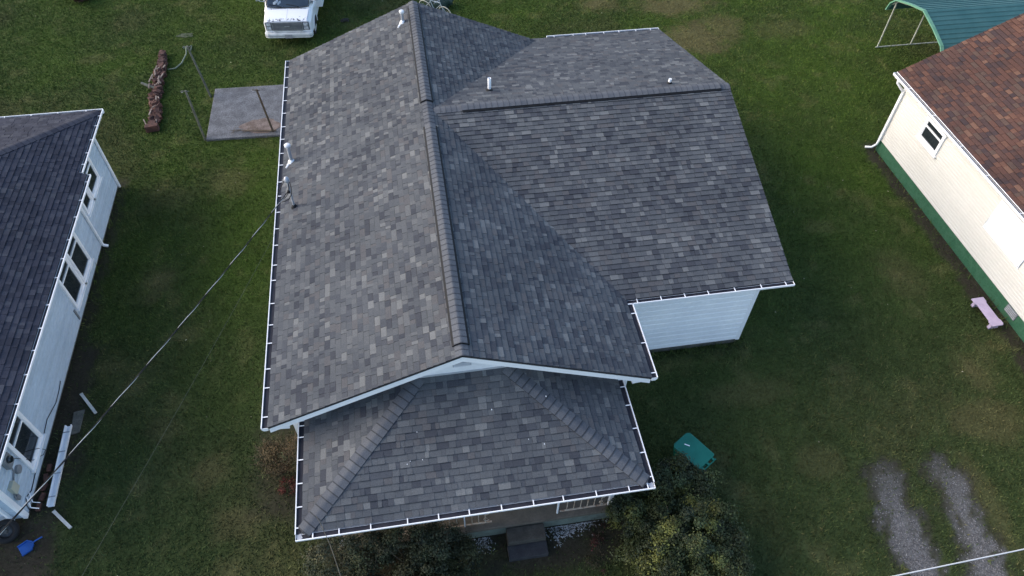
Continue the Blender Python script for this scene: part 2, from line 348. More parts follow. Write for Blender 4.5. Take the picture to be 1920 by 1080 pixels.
class Roof:
    """collects shingle tabs of several slopes; the largest seen ones become objects, the rest one joined part"""
    def __init__(s, pal, seed, e=.143, t=.014): s.tabs = []; s.pal = pal; s.rng = random.Random(seed); s.e = e; s.t = t; s.decks = []; s.seed = seed
    def slope(s, O, upto, pts, cull=None, wmul=1.0):
        """O: a point on the eave, upto: a point higher up the slope, pts: convex polygon in 3d on the slope plane"""
        pts = [Vector(p) for p in pts]; O = Vector(O)
        V = (Vector(upto) - O).normalized(); U = Vector((V.y, -V.x, 0)).normalized() if abs(V.z) < .999 else Vector((1,0,0))
        N = U.cross(V)
        if N.z < 0: U = -U; N = -N
        p2 = [((p-O).dot(U), (p-O).dot(V)) for p in pts]
        ar = sum(p2[i][0]*p2[(i+1) % len(p2)][1] - p2[(i+1) % len(p2)][0]*p2[i][1] for i in range(len(p2)))
        if ar < 0: p2.reverse(); pts = pts[::-1]
        s.decks.append((pts, N))
        u0, u1 = min(p[0] for p in p2), max(p[0] for p in p2); v0, v1 = min(p[1] for p in p2), max(p[1] for p in p2)
        i = math.floor(v0/s.e)
        while i*s.e < v1:
            va, vb = i*s.e, (i+1)*s.e + .012; u_ = u0 - s.rng.random()*.3; tooth = s.rng.random() < .5
            while u_ < u1:
                w = s.rng.choice(WIDTHS)*wmul
                col = s.rng.choice(s.pal); tooth = not tooth if s.rng.random() < .75 else tooth
                pl = clip_poly([(u_, va), (u_+w-.003, va), (u_+w-.003, vb), (u_, vb)], p2)
                if pl:
                    A = abs(sum(pl[k][0]*pl[(k+1) % len(pl)][1] - pl[(k+1) % len(pl)][0]*pl[k][1] for k in range(len(pl))))/2
                    full = A > w*(vb-va)*.97
                    cen = O + U*(u_+w/2) + V*(va+vb)/2
                    if A > 2e-4 and not (cull and cull(cen)):
                        vdir = (XF @ cen) - CAMP; dist = vdir.length
                        Nw = XF.to_3x3() @ N; big = -vdir.dot(Nw)/dist**3*A if full else 0
                        pw = (XF @ cen) - CAMP; zz = pw.dot(FW)
                        if abs(pw.dot(RT)/zz) > .69 or abs(pw.dot(UP)/zz) > .385: big = 0
                        s.tabs.append((big, O, U, V, N, pl, va, vb, u_, w, col, s.t + (.009 if tooth else 0)))
                u_ += w
            i += 1
    def finish(s, parent, deckmat, m, nobj=300):
        g = G()
        for pts, N in s.decks: g.prism([p - N*.055 for p in pts], N*.05)
        deck = g.build('roof', deckmat, parent)
        s.tabs.sort(key=lambda t: -t[0]); solo = s.tabs[:nobj]; rest = s.tabs[nobj:]
        solo = [t for t in solo if t[0] > 0]; rest = s.tabs[len(solo):]
        cache = {}
        for (big, O, U, V, N, pl, va, vb, u_, w, col, t) in solo:
            key = (round(w, 3), col, round(t, 4))
            if key not in cache:
                gg = G(); ww = w - .003; h = vb - va
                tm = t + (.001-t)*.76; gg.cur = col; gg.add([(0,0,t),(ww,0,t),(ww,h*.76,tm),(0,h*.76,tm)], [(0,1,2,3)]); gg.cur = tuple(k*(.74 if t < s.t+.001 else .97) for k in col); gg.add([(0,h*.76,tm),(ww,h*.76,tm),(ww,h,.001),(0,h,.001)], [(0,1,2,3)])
                gg.cur = tuple(k*.38 for k in col); gg.add([(0,0,0),(ww,0,0),(ww,h,0),(0,h,0),(0,0,t),(ww,0,t),(ww,h,.001),(0,h,.001)], [(0,1,5,4),(1,2,6,5),(2,3,7,6),(3,0,4,7),(0,3,2,1)])
                me = bpy.data.meshes.new('shingle'); me.from_pydata(gg.v, [], gg.f); me.update(); set_tint(me, gg.c); me.materials.append(m); cache[key] = me
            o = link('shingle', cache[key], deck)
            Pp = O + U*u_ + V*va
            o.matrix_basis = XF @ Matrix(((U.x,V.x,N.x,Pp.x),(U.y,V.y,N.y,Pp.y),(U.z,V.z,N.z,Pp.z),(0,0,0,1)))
        g = G()
        for (big, O, U, V, N, pl, va, vb, u_, w, col, t) in rest:
            n = len(pl); hh = lambda v: .001 + (t-.001)*max(0, 1-(v-va)/(vb-va))
            top = [O + U*p[0] + V*p[1] + N*hh(p[1]) for p in pl]; bot = [O + U*p[0] + V*p[1] for p in pl]
            g.cur = col
            if n == 4 and big > 0:
                k0 = min(range(4), key=lambda k: (pl[k][1] > va+.01, pl[k][0])); qd = top[k0:] + top[:k0]; ma, mb2 = qd[0].lerp(qd[3], .76), qd[1].lerp(qd[2], .76)
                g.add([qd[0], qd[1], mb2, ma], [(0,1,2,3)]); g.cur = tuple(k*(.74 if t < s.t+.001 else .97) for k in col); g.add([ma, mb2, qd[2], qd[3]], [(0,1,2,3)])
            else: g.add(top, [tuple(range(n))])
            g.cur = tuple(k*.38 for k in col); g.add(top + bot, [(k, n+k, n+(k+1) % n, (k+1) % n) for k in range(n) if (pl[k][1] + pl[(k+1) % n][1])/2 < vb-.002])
        tag(g.build('shingle_field', m, deck), kind='stuff')
        return deck

def ridge_caps(parent, A, B, N1, N2, pal, m, half=.155, step=.165, lift=.0, name='ridge_cap', seed=1, raise_=.003, line=.68):
    """one bent cap after another from A to B (the lower or nearer end first)"""
    A, B = Vector(A), Vector(B); D = (B-A).normalized(); L_ = (B-A).length; n = max(1, round(L_/step)); st = L_/n
    N1, N2 = Vector(N1).normalized(), Vector(N2).normalized(); upv = (N1+N2).normalized(); rr = random.Random(seed)
    S1 = D.cross(N1).normalized(); S1 = S1 if S1.z < 0 else -S1
    S2 = D.cross(N2).normalized(); S2 = S2 if S2.z < 0 else -S2
    side = D.cross(upv).normalized()
    loc = lambda v: (v.dot(D), v.dot(side), v.dot(upv))
    cols = [rr.choice(pal) for _ in range(4)]; ms = []
    t = .012
    for cc in cols:
        g = G(); prof = []
        for S, k in ((S1, 1), (S1, .22), (None, 0), (S2, .22), (S2, 1)):
            p = S*half*k if S is not None else Vector((0,0,0)); p = p - (upv*.006 if S is None else Vector((0,0,0))); prof.append(p)
        f0 = [p + upv*(t+raise_) for p in prof]; f1 = [p + D*(st+.03) + upv*.008 for p in prof]; b0 = [p + upv*.002 for p in prof]; b1 = [p + D*(st+.03) - upv*.004 for p in prof]
        vv = [loc(p) for p in f0+f1+b0+b1]; g.cur = cc
        fm = [loc(a_.lerp(b_, .12)) for a_, b_ in zip(f0, f1)]; g.add(fm + vv[5:10], [(i, i+1, 6+i, 5+i) for i in range(4)])
        g.cur = tuple(k*line for k in cc); g.add(vv[:5] + fm, [(i, i+1, 6+i, 5+i) for i in range(4)])
        g.cur = tuple(k*.35 for k in cc); g.add(vv, [(10+i, 11+i, i+1, i) for i in range(4)] + [(0, 5, 15, 10), (4, 14, 19, 9)])
        me = bpy.data.meshes.new(name); me.from_pydata(g.v, [], g.f); me.update(); set_tint(me, g.c); me.materials.append(m); ms.append(me)
    for i in range(n):
        o = link(name, ms[rr.randrange(4)], parent); Pp = A + D*st*i + upv*lift
        o.matrix_basis = XF @ Matrix(((D.x,side.x,upv.x,Pp.x),(D.y,side.y,upv.y,Pp.y),(D.z,side.z,upv.z,Pp.z),(0,0,0,1)))

def gutter(parent, A, B, outdir, hang, w=.135, h=.11, shade_mat=TROUGH_SHADE, endcap=(True, True)):
    """A,B: back top edge under the shingles; outdir: outward; hang: fractions where hangers sit"""
    A, B, O = Vector(A), Vector(B), Vector(outdir); D = (B-A).normalized(); Z = Vector((0,0,1))
    prof = [(0,-.028),(0,-h),(w*.7,-h),(w,-h*.45),(w,0),(w+.006,0),(w+.006,.01),(w-.014,.01),(w-.014,-.004),(w-.008,-.004),(w-.008,-h*.42),(w*.68,-h+.008),(.008,-h+.008),(.008,-.028)]
    g = G(); n = len(prof); pa = [A + O*p[0] + Z*p[1] for p in prof]; pb = [B + O*p[0] + Z*p[1] for p in prof]
    g.add(pa+pb, [(i, (i+1) % n, n+(i+1) % n, n+i) for i in range(n)])
    for k, (P_, s_) in enumerate(((A, -1), (B, 1))):
        if endcap[k]:
            pl = [P_ + O*p[0] + Z*p[1] for p in ((.002,.001),(.002,-h-.001),(w*.7,-h-.001),(w+.001,-h*.45),(w+.001,.001))]
            g.prism(pl, D*s_*.006)
    o = g.build('gutter', TRIM, parent)
    g = G(); g.obox((A+B)/2 + O*(w-.012)/2 + Z*(-.03), D*((B-A).length/2-.004), O*((w-.03)/2), Z*.002); g.build('trough_shade_strip', shade_mat, o)  # dark strip painting the shade inside the open trough
    L_ = (B-A).length
    for f in hang:
        g = G(); g.obox(A + D*(L_*f) + O*(w/2-.005) + Z*.004, D*.011, O*(w/2+.004), Z*.004); g.build('hanger', TRIM, o)
    return o

def planks(parent, A, B, z0, z1, outdir, m, exp=.15, t=.014, name='siding_plank', joined=False):
    """lap siding on a wall from A to B (2d), one board per course sharing one mesh"""
    A, B = Vector((*A, 0)), Vector((*B, 0)); O = Vector(outdir); n = max(1, round((z1-z0)/exp)); e = (z1-z0)/n; Z = Vector((0,0,1))
    def prof(z): return [(0.0, z), (t, z), (t*.8, z+e*.7), (t*.15, z+e*.8), (.002, z+e+.004), (0, z+e+.004)]
    def mk(zs):
        g = G()
        for z in zs:
            pa = [A + O*p[0] + Z*p[1] for p in prof(z)]; pb = [B + O*p[0] + Z*p[1] for p in prof(z)]
            g.add(pa+pb, [(k, (k+1) % 6, 6+(k+1) % 6, 6+k) for k in range(6)] + [(5,4,3,2,1,0), (6,7,8,9,10,11)])
        return g
    if joined: return tag(mk([z0+i*e for i in range(n)]).build('siding', m, parent), kind='stuff')
    first = mk([z0]).build(name, m, parent)
    for i in range(1, n):
        o = link(name, first.data, parent); o.matrix_basis = Matrix.Translation((0, 0, i*e))

def window(parent, C, along, outdir, w, h, m=TRIM, trim=.09, split='h', dark=GLASS, sill=True, cover=False):
    """C: centre on wall face; proud frame with sash and glass"""
    C, U, O = Vector(C), Vector(along), Vector(outdir); Z = Vector((0,0,1))
    g = G()
    for s_ in (-1, 1): g.obox(C + U*s_*(w/2-trim/2) + O*.025, U*trim/2, O*.03, Z*h/2)
    g.obox(C + Z*(h/2-trim/2) + O*.028, U*(w/2+.02), O*.035, Z*trim/2); g.obox(C - Z*(h/2-trim/2) + O*.028, U*(w/2-trim), O*.03, Z*trim/2)
    win = g.build('window', m, parent, bevel=.004, seg=1)
    g = G(); sw_ = .035; wi, hi = w-2*trim, h-2*trim
    for s_ in (-1, 1): g.obox(C + U*s_*(wi/2-sw_/2) + O*.022, U*sw_/2, O*.018, Z*hi/2); g.obox(C + Z*s_*(hi/2-sw_/2) + O*.024, U*(wi/2-sw_), O*.018, Z*sw_/2)
    g.obox(C + O*.026 + (Z*hi*.16 if split == 'h' else Vector((0,0,0))), U*(wi/2-sw_) if split == 'h' else U*.022, O*.02, Z*.024 if split == 'h' else Z*(hi/2-sw_))
    g.build('sash', m, win)
    dz = hi*.16
    for (zc_, hh) in ((dz/2+hi/4, hi/4-dz/2), (dz/2-hi/4, hi/4+dz/2)):
        g = G(); g.obox(C + Z*zc_ + O*.014, U*(wi/2-.01), O*.002, Z*(hh-.004)); g.build('pane', dark, win)
    if sill:
        g = G(); g.obox(C - Z*(h/2+.02) + O*.045, U*(w/2+.05), O*.05, Z*.02); g.build('sill', m, win)
    return win

# ------------------------------------------------------------------ the grey-roofed house in the middle
house = thing('house', 'white house under a grey shingle roof with side wing and hipped porch', 'house', (xm, 14, 0))
xwl, xwrg = xL + .42, xR - .42            # main walls
core = G(); zt = ze + sm*.42 - .09
core.prism([(xwl,yg,.0),(xwrg,yg,.0),(xwrg,yg,zt),(xm,yg,zr-.09),(xwl,yg,zt)], (0, yf-.35-yg, 0))
core.build('wall', WHITE, house)
core = G(); zt2 = ze + sw*.46 - .09
core.prism([(xm,ywf+.46,.22),(xm,ywf+.46,zt2),(xm,yw,zrw-.09),(xm,ywb-.4,zt2),(xm,ywb-.4,.22)], (8.735-xm, 0, 0))
core.build('wall', WHITE, house)
g = G(); g.box(4.2, ywf+.49, -.1, 8.70, ywb-.43, .23); g.build('foundation', CONC2, house)
# lap siding
planks(house, (xwrg, ywf+.46), (8.66, ywf+.46), .24, ze-.14, (0,-1,0), WHITE, exp=.2, t=.017)
planks(house, (8.735, ywf+.5), (8.735, ywb-.4), .24, ze-.05, (1,0,0), WHITE, exp=.2, joined=True)
planks(house, (xwl, yg), (xwl, yf-.35), .3, ze-.1, (-1,0,0), WHITE, exp=.2, joined=True)
planks(house, (xwrg, yg), (xwrg, ywf+.46), .3, ze-.1, (1,0,0), WHITE, exp=.2, joined=True)
for (x0, y0, x1, y1, za, zb) in [(8.65, ywf+.44, 8.755, ywf+.53, .2, ze-.1), (xwl-.02, yg-.02, xwl+.1, yg+.1, .2, zt-.02), (xwrg-.1, yg-.02, xwrg+.02, yg+.1, .2, zt-.02)]:
    g = G(); g.box(x0, y0, za, x1, y1, zb); g.build('corner_board', TRIM, house)

roof = Roof(GREYP, 3)
under_wing = lambda c: c.x > xm and ywf < c.y < ywb and (zrw - sw*abs(c.y-yw)) > c.z + .07 and c.x < xwr
under_main = lambda c: c.x < xR and (zr - sm*(c.x-xm)) > c.z + .07 and c.y < yf
roof.slope((xL, yn, ze), (xm, yn, zr), [(xL,yn,ze), (xm,yn,zr), (xm,yf,zr), (xL,yf,ze)])
roof.slope((xR, yn, ze), (xm, yn, zr), [(xR,yn,ze), (xm,yn,zr), (xm,yf,zr), (xR,yf,ze)], cull=under_wing)
roof.slope((xwr, ywf, ze), (xwr, yw, zrw), [(xm,ywf,ze), (xwr,ywf,ze), (xwr,yw,zrw), (xm,yw,zrw)], cull=under_main)
roof.slope((xwr, ywb, ze), (xwr, yw, zrw), [(xm,ywb,ze), (xwr,ywb,ze), (xwr,yw,zrw), (xm,yw,zrw)], cull=under_main)
dl = yg - .01 - ypf; zh = zpe + sp*dl
roof.slope((xpL, ypf, zpe), (xpL, ypf+1, zpe+sp), [(xpL,ypf,zpe), (xpR,ypf,zpe), (xpR-dl,yg-.01,zh), (xpL+dl,yg-.01,zh)])
roof.slope((xpL, ypf, zpe), (xpL+1, ypf, zpe+sp), [(xpL,ypf,zpe), (xpL+dl,yg-.01,zh), (xpL,yg-.01,zpe)])
roof.slope((xpR, ypf, zpe), (xpR-1, ypf, zpe+sp), [(xpR,ypf,zpe), (xpR-dl,yg-.01,zh), (xpR,yg-.01,zpe)])
rf = roof.finish(house, DECK, SHING)
CAPP = [(.092,.099,.112), (.084,.091,.104), (.100,.106,.117), (.088,.095,.108)]
nL, nR = (-sm,0,1), (sm,0,1); nF, nB = (0,-sw,1), (0,sw,1)
def ridge_vent(parent, A, B, S1, S2, half=.185, t=.042, mt=VENTB):
    g = G()
    for S in (S1, S2):
        S = Vector(S).normalized(); A_, B_ = Vector(A), Vector(B); Nn = (B_-A_).normalized().cross(S); Nn = Nn if Nn.z > 0 else -Nn
        g.obox((A_+B_)/2 + S*half/2 + Nn*(t/2+.006), (B_-A_)/2, S*half/2, Nn*t/2)
    g.build('ridge_vent', mt, parent)
y1, y2, y3, y4 = yn+.28, yw-.75, yw+.35, yf-.35
ridge_vent(rf, (xm,y1,zr), (xm,y2,zr), (1,0,-sm), (-1,0,-sm)); ridge_vent(rf, (xm,y3,zr), (xm,y4,zr), (1,0,-sm), (-1,0,-sm))
ridge_vent(rf, (xm+.95,yw,zrw), (xwr-.28,yw,zrw), (0,1,-sw), (0,-1,-sw), half=.185, t=.036)
ridge_caps(rf, (xm,yn-.01,zr), (xm,y1+.02,zr), nL, nR, CAPP, SHING, lift=.012, seed=1)
ridge_caps(rf, (xm,y1,zr), (xm,y2,zr), nL, nR, CAPP, SHING, lift=.06, seed=2)
ridge_caps(rf, (xm,y2,zr), (xm,y3,zr), nL, nR, CAPP, SHING, lift=.012, seed=3)
ridge_caps(rf, (xm,y3,zr), (xm,y4,zr), nL, nR, CAPP, SHING, lift=.06, seed=4)
ridge_caps(rf, (xm,y4,zr), (xm,yf,zr), nL, nR, CAPP, SHING, lift=.012, seed=5)
ridge_caps(rf, (xwr+.01,yw,zrw), (xwr-.28,yw,zrw), nF, nB, CAPP, SHING, lift=.012, seed=6)
ridge_caps(rf, (xwr-.28,yw,zrw), (xm+.95,yw,zrw), nF, nB, CAPP, SHING, lift=.052, seed=7)
ridge_caps(rf, (xm+.95,yw,zrw), (xm+.2,yw,zrw), nF, nB, CAPP, SHING, lift=.012, seed=8)
for sx, x0 in ((1, xpL), (-1, xpR)):
    ridge_caps(rf, (x0+sx*.02, ypf+.02, zpe+.01), (x0+sx*dl, yg-.02, zh), (-sx*sp,0,1), (0,-sp,1), CAPP, SHING, half=.17, lift=.014, seed=9, step=.185, name='hip_cap', raise_=.007, line=.5)
# white droppings on the porch roof
g = G(); rr = random.Random(4)
for k in range(9):
    xx, yy = rr.uniform(xpL+1.6, xpR-1.6), rr.uniform(ypf+.9, yg-.5); zz = zpe + sp*(yy-ypf) + .016; a_ = rr.uniform(.004, .010)
    g.obox((xx, yy, zz), (a_,0,0), (0,a_*1.6*.92,a_*1.6*.38), (0,-.001,.002))
tag(g.build('droppings', TRIM, rf), kind='stuff')

# rake boards, soffits, eave boards
def rake(parent, A, B, thick, h, drop=.058, m=TRIM, name='rake_board'):
    """vertical board under a sloping roof edge from A to B, thick: offset vector"""
    A, B = Vector(A), Vector(B); Z = Vector((0,0,1))
    g = G(); g.prism([A - Z*drop, B - Z*drop, B - Z*(drop+h), A - Z*(drop+h)], thick); g.build(name, m, parent)
rake(house, (xL+.01, yn+.02, ze), (xm, yn+.02, zr), (0,.03,0), .19); rake(house, (xR-.01, yn+.02, ze), (xm, yn+.02, zr), (0,.03,0), .19)
rake(house, (xL+.01, yf-.05, ze), (xm, yf-.05, zr), (0,.03,0), .19); rake(house, (xR-.01, yf-.05, ze), (xm, yf-.05, zr), (0,.03,0), .19)
rake(house, (xwr-.05, ywf+.01, ze), (xwr-.05, yw, zrw), (.03,0,0), .19); rake(house, (xwr-.05, ywb-.01, ze), (xwr-.05, yw, zrw), (.03,0,0), .19)
g = G()
for s_, xe in ((1, xL), (-1, xR)): g.prism([(xe+s_*.05, yn+.052, ze+sm*.05-.2), (xm, yn+.052, zr-.2), (xm, yn+.052, zr-.185), (xe+s_*.05, yn+.052, ze+sm*.05-.185)], (0, yg-yn-.055, 0))
g.prism([(8.75, ywf+.05, ze-.19), (8.75, yw, zrw-.2), (8.75, yw, zrw-.185), (8.75, ywf+.05, ze-.175)], (xwr-8.805, 0, 0))
g.build('rake_soffit', TRIM, house)
# boxed returns at both feet of the front gable
for s_, xe, xi in ((1, xL, xwl), (-1, xR, xwrg)):
    g = G(); g.prism([(xe+s_*.03, yn+.06, ze-.2), (xi-s_*.0, yn+.06, ze-.24), (xi-s_*.0, yn+.06, ze+sm*.42-.1), (xe+s_*.03, yn+.06, ze-.07)], (0, yg-yn-.07, 0)); g.build('eave_return', TRIM, house)
g = G(); g.box(xL+.015, yn+.055, ze-.23, xL+.035, yf-.06, ze-.06); g.box(xR-.035, yn+.055, ze-.23, xR-.015, ywf+.02, ze-.06)
g.box(xR-.0, ywf+.015, ze-.23, xwr-.06, ywf+.035, ze-.06); g.box(xm+4, ywb-.035, ze-.23, xwr-.06, ywb-.015, ze-.06); g.build('eave_board', TRIM, house)
g = G(); g.box(xL+.036, yg, ze-.24, xwl, yf-.06, ze-.225); g.box(xwrg, yg, ze-.24, xR-.036, ywf+.036, ze-.225); g.box(xwrg, ywf+.036, ze-.238, xwr-.06, ywf+.46, ze-.222)
g.box(xwrg, ywb-.4, ze-.24, xwr-.06, ywb-.036, ze-.225); g.build('eave_soffit', TRIM, house)
# gable vent and flashing where the porch roof meets the gable
g = G(); g.box(xm-.2, yg-.03, zr-.93, xm+.2, yg+.0, zr-.76); gv = g.build('gable_vent', mat('vent_grey', (.42,.43,.46), rough=.5), house)
for k in range(4):
    g = G(); g.obox((xm, yg-.036, zr-.90+k*.036), (.185,0,0), (0,.012,-.008), (0,.002,.003)); g.build('louvre', TRIM, gv)
g = G(); g.box(xpL+dl, yg-.022, zh+.006, xpR-dl, yg-.004, zh+.05); g.build('flashing', mat('flashing_grey', (.5,.51,.53), rough=.5, metallic=.3), house)

def fr(L_, n, rr=random.Random(8)): return [min(.985, max(.015, (i+.5)/n + rr.uniform(-.12, .12)/n)) for i in range(n)]
zg = ze - .005
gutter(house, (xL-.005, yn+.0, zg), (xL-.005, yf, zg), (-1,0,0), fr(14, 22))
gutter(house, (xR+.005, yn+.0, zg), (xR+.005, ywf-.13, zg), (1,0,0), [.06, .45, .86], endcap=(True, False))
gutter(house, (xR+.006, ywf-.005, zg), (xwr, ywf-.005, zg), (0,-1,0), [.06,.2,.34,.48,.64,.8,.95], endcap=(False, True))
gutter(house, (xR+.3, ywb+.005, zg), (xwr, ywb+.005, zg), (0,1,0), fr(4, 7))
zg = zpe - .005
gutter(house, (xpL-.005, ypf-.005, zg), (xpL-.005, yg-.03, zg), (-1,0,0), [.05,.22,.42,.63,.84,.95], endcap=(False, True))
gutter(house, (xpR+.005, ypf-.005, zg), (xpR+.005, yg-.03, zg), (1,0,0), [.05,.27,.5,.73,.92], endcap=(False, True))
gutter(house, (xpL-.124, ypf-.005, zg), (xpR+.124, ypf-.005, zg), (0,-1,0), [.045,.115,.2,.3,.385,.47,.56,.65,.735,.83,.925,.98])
# bright sealed corners of the porch gutter
g = G()
for x_ in (xpL-.06, xpR+.06): g.obox((x_, ypf-.06, zg-.022), (.05,.02,0), (-.02,.05,0), (0,0,.003))
g.build('gutter_seal', GALV, house)
# porch
g = G(); g.box(xpL+.02, ypf+.015, zpe-.2, xpR-.02, ypf+.035, zpe-.05); g.box(xpL+.015, ypf+.02, zpe-.2, xpL+.035, yg, zpe-.05); g.box(xpR-.035, ypf+.02, zpe-.2, xpR-.015, yg, zpe-.05); g.build('porch_fascia', TRIM, house)
g = G(); g.box(xpL+.036, ypf+.036, zpe-.2, xpR-.036, yg-.001, zpe-.185); g.build('porch_ceiling', TRIM, house)
PX0, PX1, PY = -2.75, 3.85, 6.66
g = G(); g.box(PX0, PY, .38, PX1, yg-.003, .5); g.build('porch_floor', FLOORC, house, bevel=.01)
g = G(); g.box(PX0+.02, PY+.02, -.05, PX1-.02, yg-.004, .378); g.build('porch_base', GREENC, house)
for px, pw in ((-2.62, .045), (.22, .015), (2.44, .02), (3.72, .045)):
    g = G(); g.box(px-pw, PY+.13-pw, .5, px+pw, PY+.13+pw, zpe-.2); g.build('porch_post', TRIM, house, bevel=.006)
def railing(x0, x1, scroll):
    yy = PY+.13; g = G(); g.bar((x0,yy,.58), (x1,yy,.58), .035, .02); o = g.build('railing', RAIL, house)
    g = G(); g.bar((x0,yy,1.28), (x1,yy,1.28), .04, .025); g.build('top_rail', RAIL, o)
    n = max(1, round((x1-x0)/.165))
    for i in range(1, n):
        xx = x0 + (x1-x0)*i/n; g = G(); g.bar((xx,yy,.58), (xx,yy,1.28), .016, .016); g.build('baluster', RAIL, o)
    g = G(); c_ = (scroll-.11)
    for k in range(2):
        pts = [(c_ + (.015+.075*t)*math.cos(k*3.14+t*5.5), yy, .78+.28*k + (.02+.1*t)*math.sin(k*3.14+t*5.5)) for t in np.linspace(0, 1, 14)]
        g.tube(pts, .009, 5)
    g.build('scroll', RAIL, o)
railing(-2.55, .20, -.9); railing(.24, .86, .84); railing(2.5, 3.66, 9 if False else 3.62)
for (x0, y0, x1, y1, z1, sm_) in [(1.18, 6.30, 2.09, 6.655, .36, mat('dark_step_concrete', (.080,.073,.062), (.055,.050,.043), rough=.95, scale=6, fine=.2, fscale=30)), (1.16, 5.98, 2.1, 6.298, .17, mat('lower_step_dark', (.030,.031,.036), (.045,.046,.05), rough=.9, scale=6, fine=.15, fscale=30))]:  # lower step coloured darker and bluer than the upper
    g = G(); g.box(x0, y0, -.1, x1, y1, z1); g.build('step', sm_, house, bevel=.012)

# roof penetrations
def stack(b, h, r, capped, boot, name='vent_pipe', blob=False):
    b = Vector(b); g = G(); g.lathe(b - Vector((0,0,.06)), [(r,0),(r,h+.06)] if capped else [(r,0),(r,h+.06),(r*.8,h+.06),(r*.8,h-.05)], 12); p_ = g.build(name, GALV if capped else TRIM, house, smooth=False)
    if capped: g = G(); g.lathe(b + Vector((0,0,h)), [(r*1.1,-.05),(r*1.75,-.02),(r*1.8,.03),(r*1.3,.055),(.01,.065)], 14); g.build('cap', mat('dull_white_metal', (.66,.67,.68), (.55,.56,.58), rough=.5, scale=9), p_)
    g = G(); g.lathe(b - Vector((0,0,.05)), [(r*2.4,0),(r*2.2,.05),(r*1.35,.11),(r*1.1,.13)], 14); g.build('boot', RUBBER if boot else TRIM, p_, smooth=True)
    if blob:
        g = G(); rr = random.Random(2)
        for k in range(7):
            q_ = b + Vector((-.05-rr.random()*.1, -.05-rr.random()*.14, 0)); q_.z = ze + sm*(q_.x-xL) + .012; g.lathe(q_, [(.035,-.01),(.03,.015),(.015,.022)], 7)
        g.build('sealant', MATS['dull_white_metal'], p_)
    return p_
stack((.13, 21.63, 4.92), .36, .045, True, False, blob=True); stack((-3.51, 17.17, 3.38), .58, .05, True, False, blob=True)
stack((2.4, 17.95, 4.7), .42, .052, False, True); stack((7.62, 17.29, 4.89), .17, .045, False, True)
mb = Vector((-3.36, 15.17, 3.44))
g = G(); g.lathe(mb - Vector((0,0,.1)), [(.032,0),(.032,1.02)], 10); mast = g.build('service_mast', GALV, house)
g = G(); g.lathe(mb - Vector((0,0,.05)), [(.10,0),(.09,.06),(.05,.13),(.036,.15)], 12); g.build('boot', RUBBER, mast, smooth=True)
g = G(); g.lathe(mb + Vector((0,0,.9)), [(.035,0),(.07,.03),(.075,.1),(.05,.16),(.01,.18)], 10); g.build('weatherhead', GALV, mast, smooth=True)
g = G(); g.lathe(mb + Vector((-.03,-.03,.55)), [(.03,0),(.04,.03),(.04,.07),(.025,.09)], 8); g.build('insulator', RUBBER, mast)
g = G()
for k, (a_, b_) in enumerate([((-.06,-.02,.97), (-.28,-.22,.62)), ((.02,.05,.97), (-.24,-.26,.55)), ((.05,.02,.96), (-.22,-.3,.5))]):
    a_, b_ = Vector(a_), Vector(b_); mid = (a_+b_)/2 + Vector(((-.22, .16, .26)[k], (-.1, -.1, -.16)[k], -.22))
    g.tube([mb + a_*float((1-t)**2) + mid*float(2*t*(1-t)) + b_*float(t*t) for t in np.linspace(0, 1, 12)], .011, 5)
g.build('drip_loop', RUBBER, mast, smooth=True)

# ------------------------------------------------------------------ pale blue-white house at the left edge
LW = -10.2
lh = thing('house', 'white sided house with dark slate coloured hip roof at the left edge', 'house', (-13.6, 14.8, 0))
LSID = mat('white_vinyl_siding', (0.46, 0.54, 0.61), (0.41, 0.49, 0.56), rough=.5, scale=1.2, fine=.06, fscale=9, objrand=.05)
DSH = mat('dark_shingle', (0.9,.9,.9), (1.12,1.12,1.12), rough=.95, scale=.7, attr='tint', fine=.15, fscale=45, bump=.3, bscale=160, spec=.15)
g = G(); g.box(-17.0, 8.8, .12, LW-.001, 20.8, 2.9); g.build('wall', LSID, lh)
g = G(); g.box(-16.98, 8.83, -.1, LW-.03, 20.77, .119); g.build('foundation', CONC2, lh)
planks(lh, (LW, 8.88), (LW, 20.75), .13, 2.83, (1,0,0), LSID, exp=.125, t=.018)
planks(lh, (-12.2, 8.8), (LW-.06, 8.8), .13, 2.83, (0,-1,0), LSID, exp=.125, t=.018)
g = G(); g.box(LW-.07, 8.76, .1, LW+.02, 8.88, 2.85); g.build('corner_board', TRIM, lh); g = G(); g.box(LW-.03, 20.72, .1, LW+.02, 20.82, 2.85); g.build('corner_board', TRIM, lh)
lr = Roof(DARKP, 12)
ls = .4; zE = 2.94; xE, yE = -9.75, 21.07; xF = -9.55; zF = zE - ls*.2; yS = 18.07; xRg = -13.6; zRg = zE + ls*(xE-xRg); yRg = 15.6; xh = xE - 1.87/2.65*(yE-yS); zhh = zE + ls*(xE-xh)
lr.slope((xF,8.3,zF), (xRg,8.3,zRg), [(xF,8.3,zF), (xF,yS,zF), (xh,yS,zhh), (xRg,yRg,zRg), (xRg,8.3,zRg)])
lr.slope((xF,8.3,zF), (xRg,8.3,zRg), [(xE,yS,zE), (xE,yE,zE), (xh,yS,zhh)])
lr.slope((xE,yE,zE), (xE,yRg,zRg), [(xE,yE,zE), (2*xRg-xE,yE,zE), (xRg,yRg,zRg)])
lrf = lr.finish(lh, DECK, DSH)
g = G(); g.prism([(xRg,8.3,zRg-.03), (xRg,yRg,zRg-.03), (2*xRg-xE,yE,zE-.03), (2*xRg-xE,8.3,zE-.03)], (0,0,-.05)); g.build('roof_slope', DECK, lh)
NB_ = (0, (zRg-zE)/(yE-yRg), 1)
ridge_caps(lrf, (xE-.02,yE-.03,zE+.01), (xRg,yRg,zRg), (ls,0,1), NB_, DARKP, DSH, half=.17, lift=.012, seed=21, step=.19, name='hip_cap')
